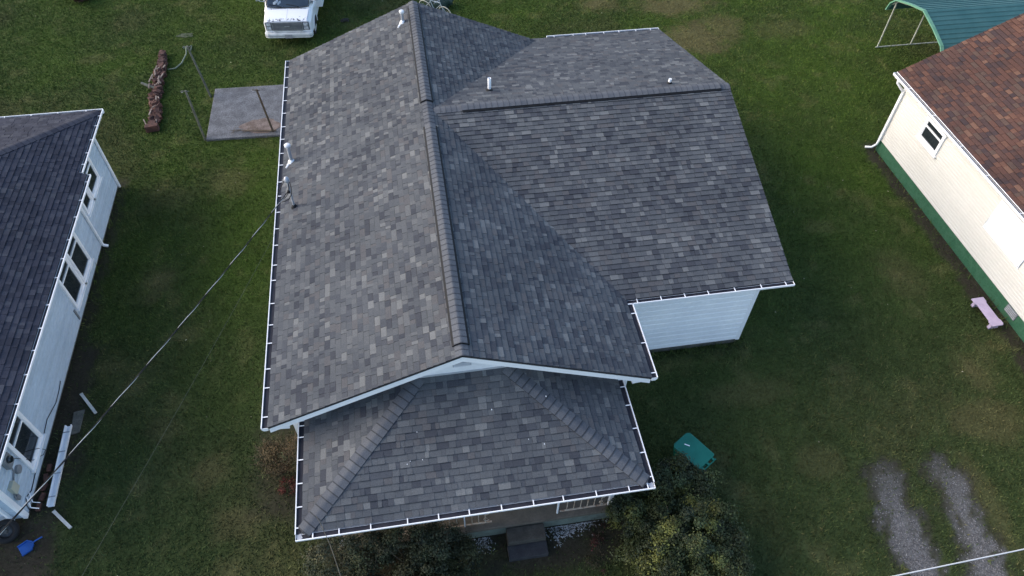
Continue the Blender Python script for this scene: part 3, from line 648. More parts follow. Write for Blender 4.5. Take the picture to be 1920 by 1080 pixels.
ridge_caps(lrf, (xRg,yRg,zRg), (xRg,8.3,zRg), (ls,0,1), (-ls,0,1), DARKP, DSH, lift=.012, seed=22)
g = G(); g.box(xF-.03, 8.32, zF-.2, xF-.01, yS, zF-.06); g.box(xE-.03, yS, zE-.2, xE-.01, yE-.02, zE-.06); g.box(-17.4, yE-.03, zE-.2, xE-.032, yE-.01, zE-.06); g.build('eave_board', TRIM, lh)
g = G(); g.box(LW, 8.35, zF-.19, xF-.031, yS, zF-.175); g.box(LW, yS+.001, zE-.19, xE-.031, yE-.03, zE-.175); g.box(-17.4, 20.8, zE-.192, LW, yE-.031, zE-.177); g.build('eave_soffit', TRIM, lh)
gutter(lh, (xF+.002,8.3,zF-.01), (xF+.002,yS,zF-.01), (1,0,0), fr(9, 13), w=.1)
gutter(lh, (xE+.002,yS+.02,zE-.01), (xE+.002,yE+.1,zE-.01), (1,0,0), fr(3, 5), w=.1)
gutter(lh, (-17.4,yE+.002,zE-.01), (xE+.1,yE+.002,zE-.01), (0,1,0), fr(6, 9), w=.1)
window(lh, (LW+.012, 19.32, 1.82), (0,1,0), (1,0,0), 1.05, 1.1); window(lh, (LW+.012, 18.42, 1.78), (0,1,0), (1,0,0), .72, 1.02)
window(lh, (LW+.012, 16.42, 1.28), (0,1,0), (1,0,0), .98, 1.55); window(lh, (LW+.012, 15.42, 1.28), (0,1,0), (1,0,0), .98, 1.55); window(lh, (LW+.012, 10.32, 1.25), (0,1,0), (1,0,0), .98, 1.55)
def downspout(parent, pts, m=TRIM, w=.075, h=.055, name='downspout'):
    g = G()
    for a_, b_ in zip(pts[:-1], pts[1:]): g.bar(a_, b_, w, h, up=(1,0,0) if abs(Vector(b_).z-Vector(a_).z) > .3 else (0,0,1))
    return g.build(name, m, parent)
downspout(lh, [(LW+.06,20.72,2.6), (LW+.06,20.72,.06)]); downspout(lh, [(LW+.06,17.88,2.6), (LW+.06,17.88,.12), (LW+.2,17.88,.06)])
downspout(lh, [(LW-.3,8.74,2.6), (LW-.3,8.74,.1)])
UTIL = mat('utility_grey', (.22,.23,.24), (.16,.17,.18), rough=.6, scale=6)
g = G(); g.box(LW+.01, 9.38, 1.42, LW+.13, 9.66, 1.78); mt_ = g.build('meter_box', UTIL, lh, bevel=.01)
g = G(); g.lathe((LW+.13, 9.52, 1.66), [(.09,0),(.09,.05),(.07,.08),(.01,.085)], 14, ax=(1,0,0)); g.build('meter_glass', GLASS, mt_)
g = G(); g.lathe((LW+.01, 9.58, 1.06), [(.11,0),(.11,.07),(.05,.1)], 14, ax=(1,0,0)); g.build('wall_vent', UTIL, lh)
g = G(); g.box(LW+.01, 9.0, .9, LW+.11, 9.22, 1.2); g.build('junction_box', mat('beige_plastic', (.42,.42,.34), rough=.6), lh, bevel=.01)
g = G(); g.box(LW+.01, 8.96, .68, LW+.08, 9.06, .85); g.build('outlet_box', UTIL, lh, bevel=.006)
g = G(); g.tube([(LW+.05,9.52,1.42), (LW+.05,9.45,1.2), (LW+.05,9.15,1.05), (LW+.05,9.0,.95), (LW+.05,8.93,.8), (LW+.05,9.0,.72)], .02, 6); g.build('conduit', UTIL, lh, smooth=True)
g = G(); g.tube([(LW+.04, 12.55, .35), (LW+.03, 12.5, .32), (LW+.03, 12.3, .28), (LW+.03, 11.9, .27), (LW+.03, 11.3, .45), (LW+.03, 10.6, .38), (LW+.03, 9.9, .32), (LW+.03, 9.4, .28), (LW+.03, 9.15, .42), (LW+.03, 9.0, .3), (LW+.03, 8.95, .1)], .011, 5); g.build('cable', RUBBER, lh, smooth=True)
g = G(); g.tube([(LW+.05, 10.1, .95), (LW+.07, 10.4, .55), (LW+.05, 10.55, .2), (LW+.05, 10.4, .22), (LW+.06, 10.05, .6), (LW+.05, 9.7, 1.4)], .008, 5); g.build('cable', RUBBER, lh, smooth=True)
g = G(); g.obox((LW+.03, 14.8, .42), (.012,0,0), (0,.035,0), (0,0,.2)); g.build('wall_plate', UTIL, lh)
g = G(); g.tube([(LW+.05, 9.15, .45), (LW+.08, 8.98, .2), (LW+.25, 8.96, .14)], .014, 7); g.tube([(LW+.05, 9.3, .42), (LW+.09, 9.12, .2), (LW+.25, 9.1, .16)], .011, 7); g.build('condenser_pipe', TRIM, lh, smooth=True)

# ------------------------------------------------------------------ cream house with brown roof at the right edge
set_xf(Matrix.Translation((17.1, 14.5, 0)) @ Matrix.Rotation(R(1.2), 4, 'Z') @ Matrix.Translation((-17.1, -14.5, 0)))
RW = 17.1
rh = thing('house', 'cream sided house with brown shingle roof and green foundation at right edge', 'house', (21, 12.5, 0))
CREAM = mat('cream_siding', (0.66, 0.635, 0.575), (0.625, 0.60, 0.54), rough=.5, scale=.8, fine=.03, fscale=10, objrand=.02)
GFND = mat('green_painted_foundation', (0.030, 0.105, 0.055), (0.045, 0.125, 0.07), rough=.7, scale=5, fine=.15, fscale=20)
BSH = mat('brown_shingle', (0.88,.88,.9), (1.12,1.1,1.1), rough=.95, scale=.6, attr='tint', fine=.18, fscale=45, bump=.3, bscale=160, spec=.15)
rs = .5; rx0 = 16.86; rz0 = 3.06; rxr = 20.9; rzr = rz0 + rs*(rxr-rx0); ry0, ry1 = 5.4, 19.42
g = G(); g.prism([(RW+.001,5.8,.5), (24.7,5.8,.5), (24.7,5.8,rz0+.02), (rxr,5.8,rzr-.1), (RW+.001,5.8,rz0+.02)], (0, 13.2, 0)); g.build('wall', CREAM, rh)
g = G(); g.box(RW+.015, 5.83, -.1, 24.6, 18.97, .499); g.build('foundation', GFND, rh)
planks(rh, (RW, 5.9), (RW, 18.95), .5, 3.0, (-1,0,0), CREAM, exp=.11, t=.016)
g = G(); g.box(RW-.02, 18.93, .49, RW+.08, 19.02, 3.0); g.build('corner_board', TRIM, rh)
br = Roof(BROWNP, 31)
br.slope((rx0,ry0,rz0), (rxr,ry0,rzr), [(rx0,ry0,rz0), (rx0,ry1,rz0), (rxr,ry1,rzr), (rxr,ry0,rzr)], wmul=1.15)
brf = br.finish(rh, DECK, BSH)
g = G(); g.prism([(rxr,ry0,rzr-.03), (rxr,ry1,rzr-.03), (2*rxr-rx0,ry1,rz0-.03), (2*rxr-rx0,ry0,rz0-.03)], (0,0,-.05)); g.build('roof_slope', DECK, rh)
ridge_caps(brf, (rxr,ry0,rzr), (rxr,ry1,rzr), (-rs,0,1), (rs,0,1), BROWNP[:6], BSH, lift=.012, seed=32)
rake(rh, (rx0+.01, ry1-.04, rz0), (rxr, ry1-.04, rzr), (0,.03,0), .16)
g = G(); g.box(rx0+.01, ry0, rz0-.2, rx0+.03, ry1-.05, rz0-.06); g.build('eave_board', TRIM, rh)
g = G(); g.box(rx0+.031, ry0, rz0-.19, RW, ry1-.05, rz0-.175); g.build('eave_soffit', TRIM, rh)
g = G(); g.box(rx0-.012, ry0, rz0+.001, rx0-.003, ry1, rz0+.022); g.build('drip_edge', TRIM, rh)
gutter(rh, (rx0-.014, ry0, rz0-.01), (rx0-.014, ry1, rz0-.01), (-1,0,0), fr(13, 9), w=.11, shade_mat=mat('gutter_shade_grey', (.09,.09,.095), rough=.7))
g = G(); g.tube([(rx0-.07,19.1,rz0-.1), (rx0-.07,19.1,rz0-.2), (RW-.12,18.98,rz0-.42), (RW-.06,18.94,rz0-.5)], .045, 8); g.build('downspout_elbow', TRIM, rh, smooth=True)
downspout(rh, [(RW-.06,18.92,rz0-.45), (RW-.06,18.92,.5)], w=.09, h=.07); g = G(); g.tube([(RW-.06,18.92,.55), (RW-.07,18.93,.3), (RW-.16,19.0,.12), (RW-.36,19.1,.08)], .042, 8); g.build('downspout_shoe', TRIM, rh, smooth=True)
window(rh, (RW-.012, 16.88, 2.28), (0,1,0), (-1,0,0), 1.08, .84, trim=.085)
# window closed off with a white plastic sheet
SHEET = mat('white_plastic_sheet', (.85,.87,.88), (.68,.71,.74), rough=.35, scale=3.5, bump=.9, bscale=9)
g = G(); nn = 12
pts = [(RW-.035-.012*math.sin(i*2.3+j*1.7), 11.62+1.74*i/nn, 1.58+1.06*j/6) for j in range(7) for i in range(nn+1)]
g.add(pts, [(j*(nn+1)+i, j*(nn+1)+i+1, (j+1)*(nn+1)+i+1, (j+1)*(nn+1)+i) for j in range(6) for i in range(nn)])
g.box(RW-.02, 11.6, 1.56, RW-.012, 13.38, 2.66); sh = g.build('window_sheet', SHEET, rh, smooth=True)
g = G(); g.box(RW-.04, 11.6, 1.53, RW-.012, 13.38, 1.56); g.build('batten', TRIM, sh)
g = G(); g.box(RW-.012, 10.68, .2, RW+.014, 11.14, .46); fv = g.build('foundation_vent', UTIL, rh)
for k in range(4):
    g = G(); g.obox((RW-.016, 10.91, .24+k*.06), (.01,0,-.008), (0,.21,0), (.002,0,.003)); g.build('louvre', GALV, fv)
set_xf()

# ------------------------------------------------------------------ white box-bodied van on the back lawn
VX = Matrix.Translation((-4.59, 28.97, 0)) @ Matrix.Rotation(R(-5.5), 4, 'Z')
set_xf(VX)
van = thing('van', 'old white box van with chipped bonnet parked nose forward on the back lawn', 'van', (0, 2.6, 0))
VW = mat('white_van_paint', (.72,.74,.76), (.66,.68,.70), rough=.35, scale=1.5, coat=.3)
# bonnet paint with dark chips along the front edge
hm = bpy.data.materials.new('chipped_bonnet_paint'); hm.use_nodes = True; MATS['chip'] = hm
t_ = hm.node_tree; N_ = t_.nodes; L_ = t_.links; bs = N_['Principled BSDF']; bs.inputs['Roughness'].default_value = .4
tc = N_.new('ShaderNodeTexCoord'); sx = N_.new('ShaderNodeSeparateXYZ'); L_.new(tc.outputs['Object'], sx.inputs[0])
nz = N_.new('ShaderNodeTexNoise'); nz.inputs['Scale'].default_value = 13; nz.inputs['Detail'].default_value = 2; L_.new(tc.outputs['Object'], nz.inputs['Vector'])
a1 = N_.new('ShaderNodeAttribute'); a1.attribute_name = 'tint'
ad = N_.new('ShaderNodeMath'); ad.operation = 'MULTIPLY'; L_.new(nz.outputs['Fac'], ad.inputs[0]); L_.new(a1.outputs['Fac'], ad.inputs[1])
cr = N_.new('ShaderNodeMapRange'); cr.inputs[1].default_value = .64; cr.inputs[2].default_value = .67; L_.new(ad.outputs[0], cr.inputs[0])
mx = N_.new('ShaderNodeMix'); mx.data_type = 'RGBA'; mx.inputs[6].default_value = (.72,.74,.77,1); mx.inputs[7].default_value = (.05,.05,.07,1); L_.new(cr.outputs[0], mx.inputs[0]); L_.new(mx.outputs[2], bs.inputs['Base Color'])
# cab body: cross sections along y (0 = grille)
def section(y, wb, wt, zb, zm, zt_):
    """half profile ring: bottom width wb, belt width wb, top width wt"""
    return [(-wb, y, zb), (-wb*1.0, y, zm), (-wt, y, zt_), (wt, y, zt_), (wb*1.0, y, zm), (wb, y, zb)]
secs = [section(.02, .90, .84, .55, .92, 1.08), section(.10, .97, .86, .5, .98, 1.12), section(.75, 1.0, .88, .48, 1.1, 1.22), section(.80, 1.0, .88, .48, 1.15, 1.25), section(1.5, 1.0, .78, .48, 1.15, 1.98), section(1.75, 1.0, .8, .48, 1.15, 2.05), section(2.2, 1.0, .8, .48, 1.15, 2.08)]
g = G(); vv = [p for s_ in secs for p in s_]; ns = 6; fs = []
for i in range(len(secs)-1):
    for k in range(ns): fs.append((i*ns+k, i*ns+(k+1) % ns, (i+1)*ns+(k+1) % ns, (i+1)*ns+k))
fs += [tuple(range(ns-1,-1,-1)), tuple(range((len(secs)-1)*ns, len(secs)*ns))]
g.add(vv, fs); body = g.build('cab_body', VW, van, bevel=.035, seg=3)
g = G(); g.cur = (1.2,)*3; n1_ = 9
rows = [(.03, 1.088, .82, 1.15), (.12, 1.142, .83, 1.22), (.26, 1.168, .84, .9), (.5, 1.205, .85, .75), (.72, 1.238, .85, .95)]
vv = [(x_*w_, y_, z_ + .02*(1-(x_)**2)) for (y_, z_, w_, c_) in rows for x_ in np.linspace(-1, 1, n1_)]
fs = [(j*n1_+i, j*n1_+i+1, (j+1)*n1_+i+1, (j+1)*n1_+i) for j in range(len(rows)-1) for i in range(n1_-1)]
g.cur = None; g.add(vv, fs); g.c = [((1.15 if f[0] < n1_ else .98 if f[0] < 2*n1_ else .8),)*3 for f in fs]
hood = g.build('bonnet', hm, van, smooth=True)
g = G(); g.tube([(0,y_,z_+.0205) for (y_,z_,w_,c_) in rows], .004, 5); g.build('bonnet_seam', mat('seam_grey', (.3,.31,.33), rough=.6), hood)
g = G()
for s_ in (-1, 1):
    for k in range(5): g.box(s_*.08 + s_*k*.14, .735, 1.25, s_*.08 + s_*(k*.14+.11), .755, 1.268)
tag(g.build('cowl_vents', mat('seam_grey', (.3,.31,.33), rough=.6), hood), kind='stuff')
# windscreen
def on_screen(x_, t_, off=.012): return (x_*(.9-.08*t_), .80+.70*t_-off*.7, 1.27+.72*t_+off)
g = G(); vv = []; ring = [(-.93,.06), (-.97,.14), (-.98,.5), (-.93,.9), (-.85,.96), (.85,.96), (.93,.9), (.98,.5), (.97,.14), (.93,.06), (.5,.02), (-.5,.02)]
g.prism([on_screen(*r_) for r_ in ring], (0,-.004,.004)); ws = g.build('windscreen', mat('windscreen_glass', (.02,.03,.045), (.035,.05,.07), rough=.05, scale=2, spec=.6), van)
g = G(); rg_ = [on_screen(x_*1.03, .5+(t_-.5)*1.05, .010) for x_, t_ in ring]; g.tube(rg_+[rg_[0]], .018, 5, cap=False); g.build('windscreen_seal', RUBBER, ws)
for x_ in (-.25, .55):
    g = G(); g.tube([on_screen(x_, -.02, .03), on_screen(x_-.25, .06, .035), on_screen(x_-.62, .12, .03)], .011, 5); g.build('wiper', RUBBER, van)
g = G()
for k in range(5): g.obox(on_screen(-.62+.07*k, .17+.05*(k % 3), .024), (.05,.01*k,.0), (0,.035,.036), (0,-.001,.001))
tag(g.build('dash_papers', mat('paper', (.35,.4,.44), rough=.8), ws), kind='stuff')
# grille with slats, lamps, bumper, plate
DKG = mat('dark_grille', (.02,.022,.03), rough=.5); CHR = mat('dull_chrome', (.55,.57,.6), (.42,.44,.48), rough=.3, metallic=.6, scale=6)
g = G(); g.box(-.60, -.02, .72, .60, .03, 1.06); gr = g.build('grille', DKG, van)
for k in range(6):
    g = G(); g.box(-.59, -.045, .735+k*.056, .59, -.021, .755+k*.056); g.build('slat', CHR, gr)
g = G()
for (x0, y0, z0, x1, y1, z1) in [(-.62,-.035,.70,.62,-.01,.72), (-.62,-.035,1.06,.62,-.01,1.085), (-.62,-.035,.72,-.60,-.01,1.06), (.60,-.035,.72,.62,-.01,1.06)]: g.box(x0,y0,z0,x1,y1,z1)
g.build('grille_frame', CHR, gr)
g = G(); g.prism([(-.10,-.05,.875), (-.035,-.05,.875), (-.025,-.05,.86), (.045,-.05,.86), (.055,-.05,.875), (.10,-.05,.875), (.085,-.05,.915), (.035,-.05,.915), (.025,-.05,.93), (-.045,-.05,.93), (-.055,-.05,.915), (-.115,-.05,.915)], (0,-.012,0)); g.build('emblem', CHR, gr)
LENS = mat('lamp_lens', (.30,.32,.35), (.6,.63,.66), rough=.1, scale=14, spec=.7)
for s_ in (-1, 1):
    g = G(); g.box(min(s_*.63, s_*.9), -.012, .71, max(s_*.63, s_*.9), .03, 1.07); lb = g.build('lamp_panel', mat('lamp_grey', (.12,.125,.14), rough=.4), van, bevel=.01)
    for k in range(2):
        g = G(); g.box(s_*.765-.10, -.03, .745+k*.165, s_*.765+.10, -.013, .875+k*.165); hl = g.build('headlight', CHR, lb, bevel=.006)
        g = G(); g.box(s_*.765-.082, -.036, .76+k*.165, s_*.765+.082, -.031, .86+k*.165); g.build('lens', LENS, hl)
g = G(); g.prism([(-1.0,.12,.42), (-.97,-.08,.42), (-.85,-.14,.42), (.85,-.14,.42), (.97,-.08,.42), (1.0,.12,.42)], (0,0,.2)); bp = g.build('bumper', mat('dirty_white_bumper', (.62,.64,.64), (.45,.47,.46), rough=.4, scale=4), van, bevel=.03)
g = G(); g.prism([(-1.005,.11,.5), (-.975,-.088,.5), (-.853,-.15,.5), (.853,-.15,.5), (.975,-.088,.5), (1.005,.11,.5)], (0,0,.03)); g.build('bumper_groove', mat('groove_grey', (.3,.31,.32), rough=.6), bp)
g = G(); g.box(-.15, -.165, .43, .15, -.151, .59); g.build('number_plate', mat('plate_grey', (.3,.31,.33), (.25,.26,.28), rough=.5, scale=10), van)
g = G(); g.box(-.58, -.05, .635, .58, .0, .69); g.build('valance', mat('dirty_white_bumper', (.62,.64,.64)), van)
for s_ in (-1, 1):
    for yy in (.95, 4.1):
        g = G(); g.lathe((s_*.83 + (.0 if s_ < 0 else 0), yy, .36), [(.20,-.11),(.35,-.11),(.365,-.07),(.365,.07),(.35,.11),(.2,.11)], 22, ax=(1,0,0)); ty = g.build('wheel', RUBBER, van)
        g = G(); g.lathe((s_*.945, yy, .36), [(.21,0),(.2,s_*.012),(.1,s_*.02),(.06,s_*.05),(.01,s_*.05)], 18, ax=(1,0,0)); g.build('hubcap', mat('cream_hub', (.62,.62,.56), (.4,.4,.36), rough=.4, scale=8), ty, smooth=True)
    g = G(); g.add([(s_*(1.012), .95+.46*math.cos(a_), .40+.46*math.sin(a_)) for a_ in np.linspace(-.1, 3.24, 14)] + [(s_*1.012, .95+.40*math.cos(a_), .40+.40*math.sin(a_)) for a_ in np.linspace(-.1, 3.24, 14)], [(k, k+1, 15+k, 14+k) for k in range(13)])
    ar_ = g.build('wheel_arch', VW, van); so = ar_.modifiers.new('solid', 'SOLIDIFY'); so.thickness = .03
    g = G(); g.prism([(s_*1.003, .62, .48), (s_*1.003, 1.28, .48), (s_*1.003, 1.2, .75), (s_*1.003, .95, .82), (s_*1.003, .7, .75)], (s_*.004,0,0)); g.build('wheel_well', DKG, van)
    g = G(); g.tube([(s_*.95,1.0,1.45), (s_*1.15,.95,1.5), (s_*1.2,.95,1.62)], .014, 6); mr = g.build('mirror_arm', GALV, van)
    g = G(); g.box(min(s_*1.14, s_*1.3), .93, 1.5, max(s_*1.14, s_*1.3), 1.0, 1.8); g.build('mirror', CHR, mr, bevel=.015)
    g = G(); g.prism([(s_*.985,1.0,1.3), (s_*.985,1.95,1.3), (s_*.87,1.95,1.88), (s_*.875,1.5,1.88)], (s_*.01,0,0)); g.build('side_window', ws.data.materials[0], van)
g = G(); g.box(-1.2, 1.75, .75, 1.26, 6.0, 3.1); g.build('box_body', VW, van, bevel=.03)
set_xf()

# ------------------------------------------------------------------ green metal carport behind the cream house
cp = thing('carport', 'open carport with ribbed teal green metal roof behind the cream house', 'carport', (23.4, 23.6, 0))
TEAL = mat('teal_metal_roof', (0.030, 0.098, 0.098), (0.042, 0.116, 0.114), rough=.45, scale=1.2, fine=.06, fscale=8)
GTRIM = mat('green_trim', (0.10, 0.24, 0.16), (0.13, 0.28, 0.19), rough=.5, scale=4)
PIPE = mat('weathered_frame_steel', (.36,.38,.33), (.26,.27,.23), rough=.6, scale=8)
prof = [(25.72,1.60), (25.62,1.95), (25.35,2.22), (24.5,2.50), (23.62,2.72), (22.74,2.50), (21.9,2.22), (21.62,1.95), (21.52,1.60)]
CX0, CX1 = 20.3, 26.6
fine_p = []; carry = 0.0
for (a_, b_) in zip(prof[:-1], prof[1:]):
    L_ = math.hypot(b_[0]-a_[0], b_[1]-a_[1]); fine_p.append((a_[0], a_[1], 0)); n_ = max(1, round(L_/.21))
    for k in range(n_):
        for f_, h_ in ((-.028, 0), (-.012, 1), (.012, 1), (.028, 0)):
            t = (k+.5)/n_ + f_/L_; fine_p.append((a_[0]+(b_[0]-a_[0])*t, a_[1]+(b_[1]-a_[1])*t, h_))
fine_p.append((*prof[-1], 0))
cuts = [0, len(fine_p)//4, len(fine_p)//2, 3*len(fine_p)//4, len(fine_p)-1]
for c0, c1 in zip(cuts[:-1], cuts[1:]):     # four roofing sheets with pressed ribs
    g = G(); vv = []
    for (y_, z_, r_) in fine_p[c0:c1+1]:
        dz = .03 if r_ else 0; vv += [(CX0, y_, z_+dz), (CX1, y_, z_+dz)]
    n_ = len(vv)//2; g.add(vv, [(2*k, 2*k+1, 2*k+3, 2*k+2) for k in range(n_-1)])
    o = g.build('roof_sheet', TEAL, cp); so = o.modifiers.new('solid', 'SOLIDIFY'); so.thickness = .004
for (a_, b_) in zip(prof[:-1], prof[1:]):
    g = G(); g.bar((CX0-.02, a_[0], a_[1]+.01), (CX0-.02, b_[0], b_[1]+.01), .05, .13, up=(1,0,0)); g.build('edge_trim', GTRIM, cp)
for yy in (25.42, 21.82):
    for xx in (20.38, 21.93, 23.5, 25.1, 26.5):
        g = G(); g.box(xx-.022, yy-.022, .05, xx+.022, yy+.022, 2.12); g.build('post', PIPE, cp)
    g = G(); g.box(20.3, yy-.022, .0, 26.6, yy+.022, .045); g.build('base_rail', PIPE, cp)
for xx in (20.38, 23.5, 26.5):
    g = G(); g.tube([(xx, y_, z_-.06) for (y_, z_) in prof[1:-1]], .03, 6); g.build('rafter', PIPE, cp)

# ------------------------------------------------------------------ bits around the houses
LAV = mat('lavender_plastic', (.50,.41,.53), (.43,.35,.46), rough=.45, scale=4)
set_xf(Matrix.Translation((16.58, 11.1, 0)) @ Matrix.Rotation(R(1.5), 4, 'Z'))
bn = thing('bench', 'low lavender plastic bench beside the green foundation of the cream house', 'bench', (0,0,0))
g = G(); g.prism([(-.16,-.54,.20), (.16,-.54,.20), (.20,-.48,.20), (.20,-.36,.20), (.165,-.30,.20), (.16,.30,.20), (.20,.38,.20), (.20,.54,.20), (-.20,.54,.20), (-.20,.38,.20), (-.16,.30,.20), (-.165,-.30,.20), (-.20,-.36,.20), (-.20,-.48,.20)], (0,0,.05)); st_ = g.build('seat', LAV, bn, bevel=.015)
for k in range(3):
    g = G(); g.box(-.07+k*.06, -.26, .251, -.05+k*.06, .3, .258); g.build('rib', LAV, st_)
for yy in (-.42, .42):
    g = G(); g.prism([(-.16,yy-.05,0), (.16,yy-.05,0), (.12,yy-.05,.20), (-.12,yy-.05,.20)], (0,.1,0)); g.build('leg', LAV, bn, bevel=.01)
set_xf()
# wheeled bin
set_xf(Matrix.Translation((6.02, 7.60, 0)) @ Matrix.Rotation(R(-58), 4, 'Z'))
bi = thing('wheeled_bin', 'teal green wheeled bin standing on the lawn behind the big shrub', 'bin', (0,0,0))
TB = mat('teal_plastic', (.006,.12,.085), (.010,.145,.105), rough=.4, scale=3)
def frus(g, x0, y0, x1, y1, z0, a0, b0, a1, b1, z1):
    g.add([(x0,y0,z0),(x1,y0,z0),(x1,y1,z0),(x0,y1,z0),(a0,b0,z1),(a1,b0,z1),(a1,b1,z1),(a0,b1,z1)], [(0,3,2,1),(4,5,6,7),(0,1,5,4),(1,2,6,5),(2,3,7,6),(3,0,4,7)])
g = G(); frus(g, -.30, -.2, .28, .2, .05, -.42, -.29, .38, .29, 1.02); g.build('body', TB, bi, bevel=.02)
g = G(); g.prism([(-.46,-.22,1.03), (-.40,-.31,1.03), (.36,-.31,1.03), (.40,-.28,1.03), (.40,.28,1.03), (.36,.31,1.03), (-.40,.31,1.03), (-.46,.22,1.03)], (0,0,.05)); ld = g.build('lid', TB, bi, bevel=.02)
g = G(); g.tube([(.47,-.27,1.0), (.47,.27,1.0)], .016, 8); g.build('handle', TB, bi)
for yy in (-.2, 0, .2):
    g = G(); g.box(.385, yy-.03, .97, .47, yy+.03, 1.05); g.build('hinge', TB, bi, bevel=.006)
for yy in (-.27, .27):
    g = G(); g.lathe((.30, yy, .12), [(.05,-.03),(.12,-.03),(.12,.03),(.05,.03)], 14, ax=(0,1,0)); g.build('wheel', RUBBER, bi)
g = G(); g.obox((-.22,-.02,1.084), (.06,.03,0), (-.006,.012,0), (0,0,.001)); g.build('lid_mark', TRIM, ld)
set_xf()
# concrete pad and what lies on it
g = G(); g.prism([(-7.46,26.08,-.05), (-7.48,22.90,-.05), (-4.0,22.78,-.05), (-4.0,25.98,-.05)], (0,0,.15)); pad = tag(g.build('concrete_pad', CONC, bevel=.02), 'weathered grey concrete pad on the lawn beside the grey-roofed house', 'concrete pad')
BRN = mat('dead_leaf_mat', (.10,.075,.062), (.17,.135,.12), rough=.95, scale=5, fine=.25, fscale=30)
g = G(); rr = random.Random(6); ring = []
for k in range(22):
    a_ = 6.283*k/22; ring.append((-5.55 + (.72+rr.uniform(-.12,.12))*math.cos(a_), 23.42 + (.42+rr.uniform(-.1,.1))*math.sin(a_), .104))
g.prism(ring, (0,0,.006)); tag(g.build('leaf_litter', BRN), 'brown leaf litter spread on the near edge of the concrete pad', 'leaf litter')
def twig(g, a_, b_, r, rr, n=6, wob=.06):
    a_, b_ = Vector(a_), Vector(b_); pts = [a_.lerp(b_, k/n) + Vector((rr.uniform(-wob,wob), rr.uniform(-wob,wob), rr.uniform(-wob,wob)*.5)) * (0 if k in (0,) else 1) for k in range(n+1)]
    g.tube(pts, [r*(1-.75*k/n) for k in range(n+1)], 5); return pts
br_ = thing('dead_branch', 'dead branch with twiggy end lying on the concrete pad', 'branch', (-5.9, 23.1, .1))
g = G(); main = twig(g, (-4.95,23.0,.15), (-6.5,23.25,.16), .03, rr, wob=.03); g.build('stem', BARK, br_)
for k in range(16):
    q_ = main[3+k % 4]; g = G(); e_ = Vector(q_) + Vector((rr.uniform(-.35,.15), rr.uniform(-.25,.3), rr.uniform(-.02,.14))); e_.z = max(e_.z, .12); twig(g, q_, e_, .010, rr, 4, .03); g.build('twig', BARK, br_)
# clothes-line posts
WPOST = mat('weathered_post', (.13,.135,.11), (.08,.085,.07), rough=.9, scale=9)
def post(x, y, h, lab, m, r=.045, dx=0, top=True):
    p_ = thing('clothesline_post', lab, 'post', (x, y, 0), 'clothesline posts round the concrete pad')
    g = G(); g.tube([(x,y,-.05), (x+dx*.5,y,h*.5), (x+dx,y,h)], [r, r*.95, r*.9], 8); g.build('pole', m, p_)
    if top:
        g = G(); g.tube([(x+dx-.16,y+.03,h-.02), (x+dx+.1,y-.02,h-.03)], .016, 6); g.build('crosspiece', m, p_)
        g = G(); g.torus((x+dx-.14,y+.03,h-.06), (0,1,0), .03, .006, 10, 5); g.build('hook', GALV, p_)
    return p_
post(-7.54, 23.0, 2.15, 'grey clothesline post at the near left corner of the concrete pad', WPOST, dx=-.03)
post(-7.6, 25.68, 2.25, 'grey clothesline post at the far left corner of the concrete pad', WPOST, dx=-.2)
post(-5.06, 23.03, 1.95, 'dark leaning post standing on the right end of the concrete pad', mat('dark_post', (.075,.06,.045), (.045,.037,.03), rough=.9, scale=9), r=.04, dx=-.16)
g = G(); g.tube([(-9.5,27.78,.03), (-9.2,27.82,.04), (-9.0,28.15,.05), (-8.86,28.7,.12), (-8.84,28.95,.3), (-8.9,29.3,.06), (-8.76,29.45,.04), (-8.72,29.0,.1)], .03, 6)
tag(g.build('hose', mat('faded_green_hose', (.17,.20,.15), (.12,.15,.11), rough=.6, scale=6), smooth=True), 'faded green hose lying curled beside the rubble row', 'hose')
g = G(); g.prism([(-9.55,30.3,.004), (-9.1,30.15,.004), (-8.8,30.2,.004), (-8.85,30.5,.004), (-9.3,30.5,.004)], (0,0,.02)); tag(g.build('paver', mat('mossy_paver', (.04,.055,.028), (.07,.08,.05), rough=.95, scale=9)), 'small mossy paving slab sunk in the back lawn', 'paving slab')
# long low row of rubble
RUST = mat('reddish_brown_rubble', (.095,.046,.036), (.055,.030,.026), rough=.95, scale=6, fine=.25, fscale=20)
PALE = mat('pale_splinters', (.26,.21,.18), (.16,.12,.10), rough=.9, scale=8)
pl_ = thing('rubble_row', 'long narrow row of reddish brown rubble with pale splinters on the lawn', 'rubble', (-9.65, 26.4, 0))
rr = random.Random(15); shapes = []
def axis(t): return Vector((-9.83 + .30*t + .05*math.sin(t*9), 29.0 - 5.15*t, 0))
for k in range(5):
    g = G(); vv = [(sx*rr.uniform(.7,1.1), sy*rr.uniform(.7,1.1), sz*rr.uniform(.7,1.1)) for sz in (-.5,.5) for (sx,sy) in ((-.5,-.5),(.5,-.5),(.5,.5),(-.5,.5))]
    me = bpy.data.meshes.new('chunk'); me.from_pydata(vv, [], [(0,3,2,1),(4,5,6,7),(0,1,5,4),(1,2,6,5),(2,3,7,6),(3,0,4,7)]); me.update(); me.materials.append(RUST); shapes.append(me)
for k in range(150):
    t = rr.random(); solid = t < .26 or t > .95; o = link('chunk', rr.choice(shapes), pl_); c_ = axis(t); wv = .12 if solid else .16
    c_ += Vector((rr.uniform(-wv,wv), 0, rr.uniform(.03,.22 if solid else .2)))
    o.matrix_basis = Matrix.Translation(c_) @ Euler((rr.uniform(-.4,.4)*(0.3 if solid else 1), rr.uniform(-.5,.5)*(0.3 if solid else 1), rr.uniform(-.5,.5)*(0.2 if solid else 1.5))).to_matrix().to_4x4() @ Matrix.Diagonal((rr.uniform(.12,.22), rr.uniform(.16,.34), rr.uniform(.09,.16), 1))
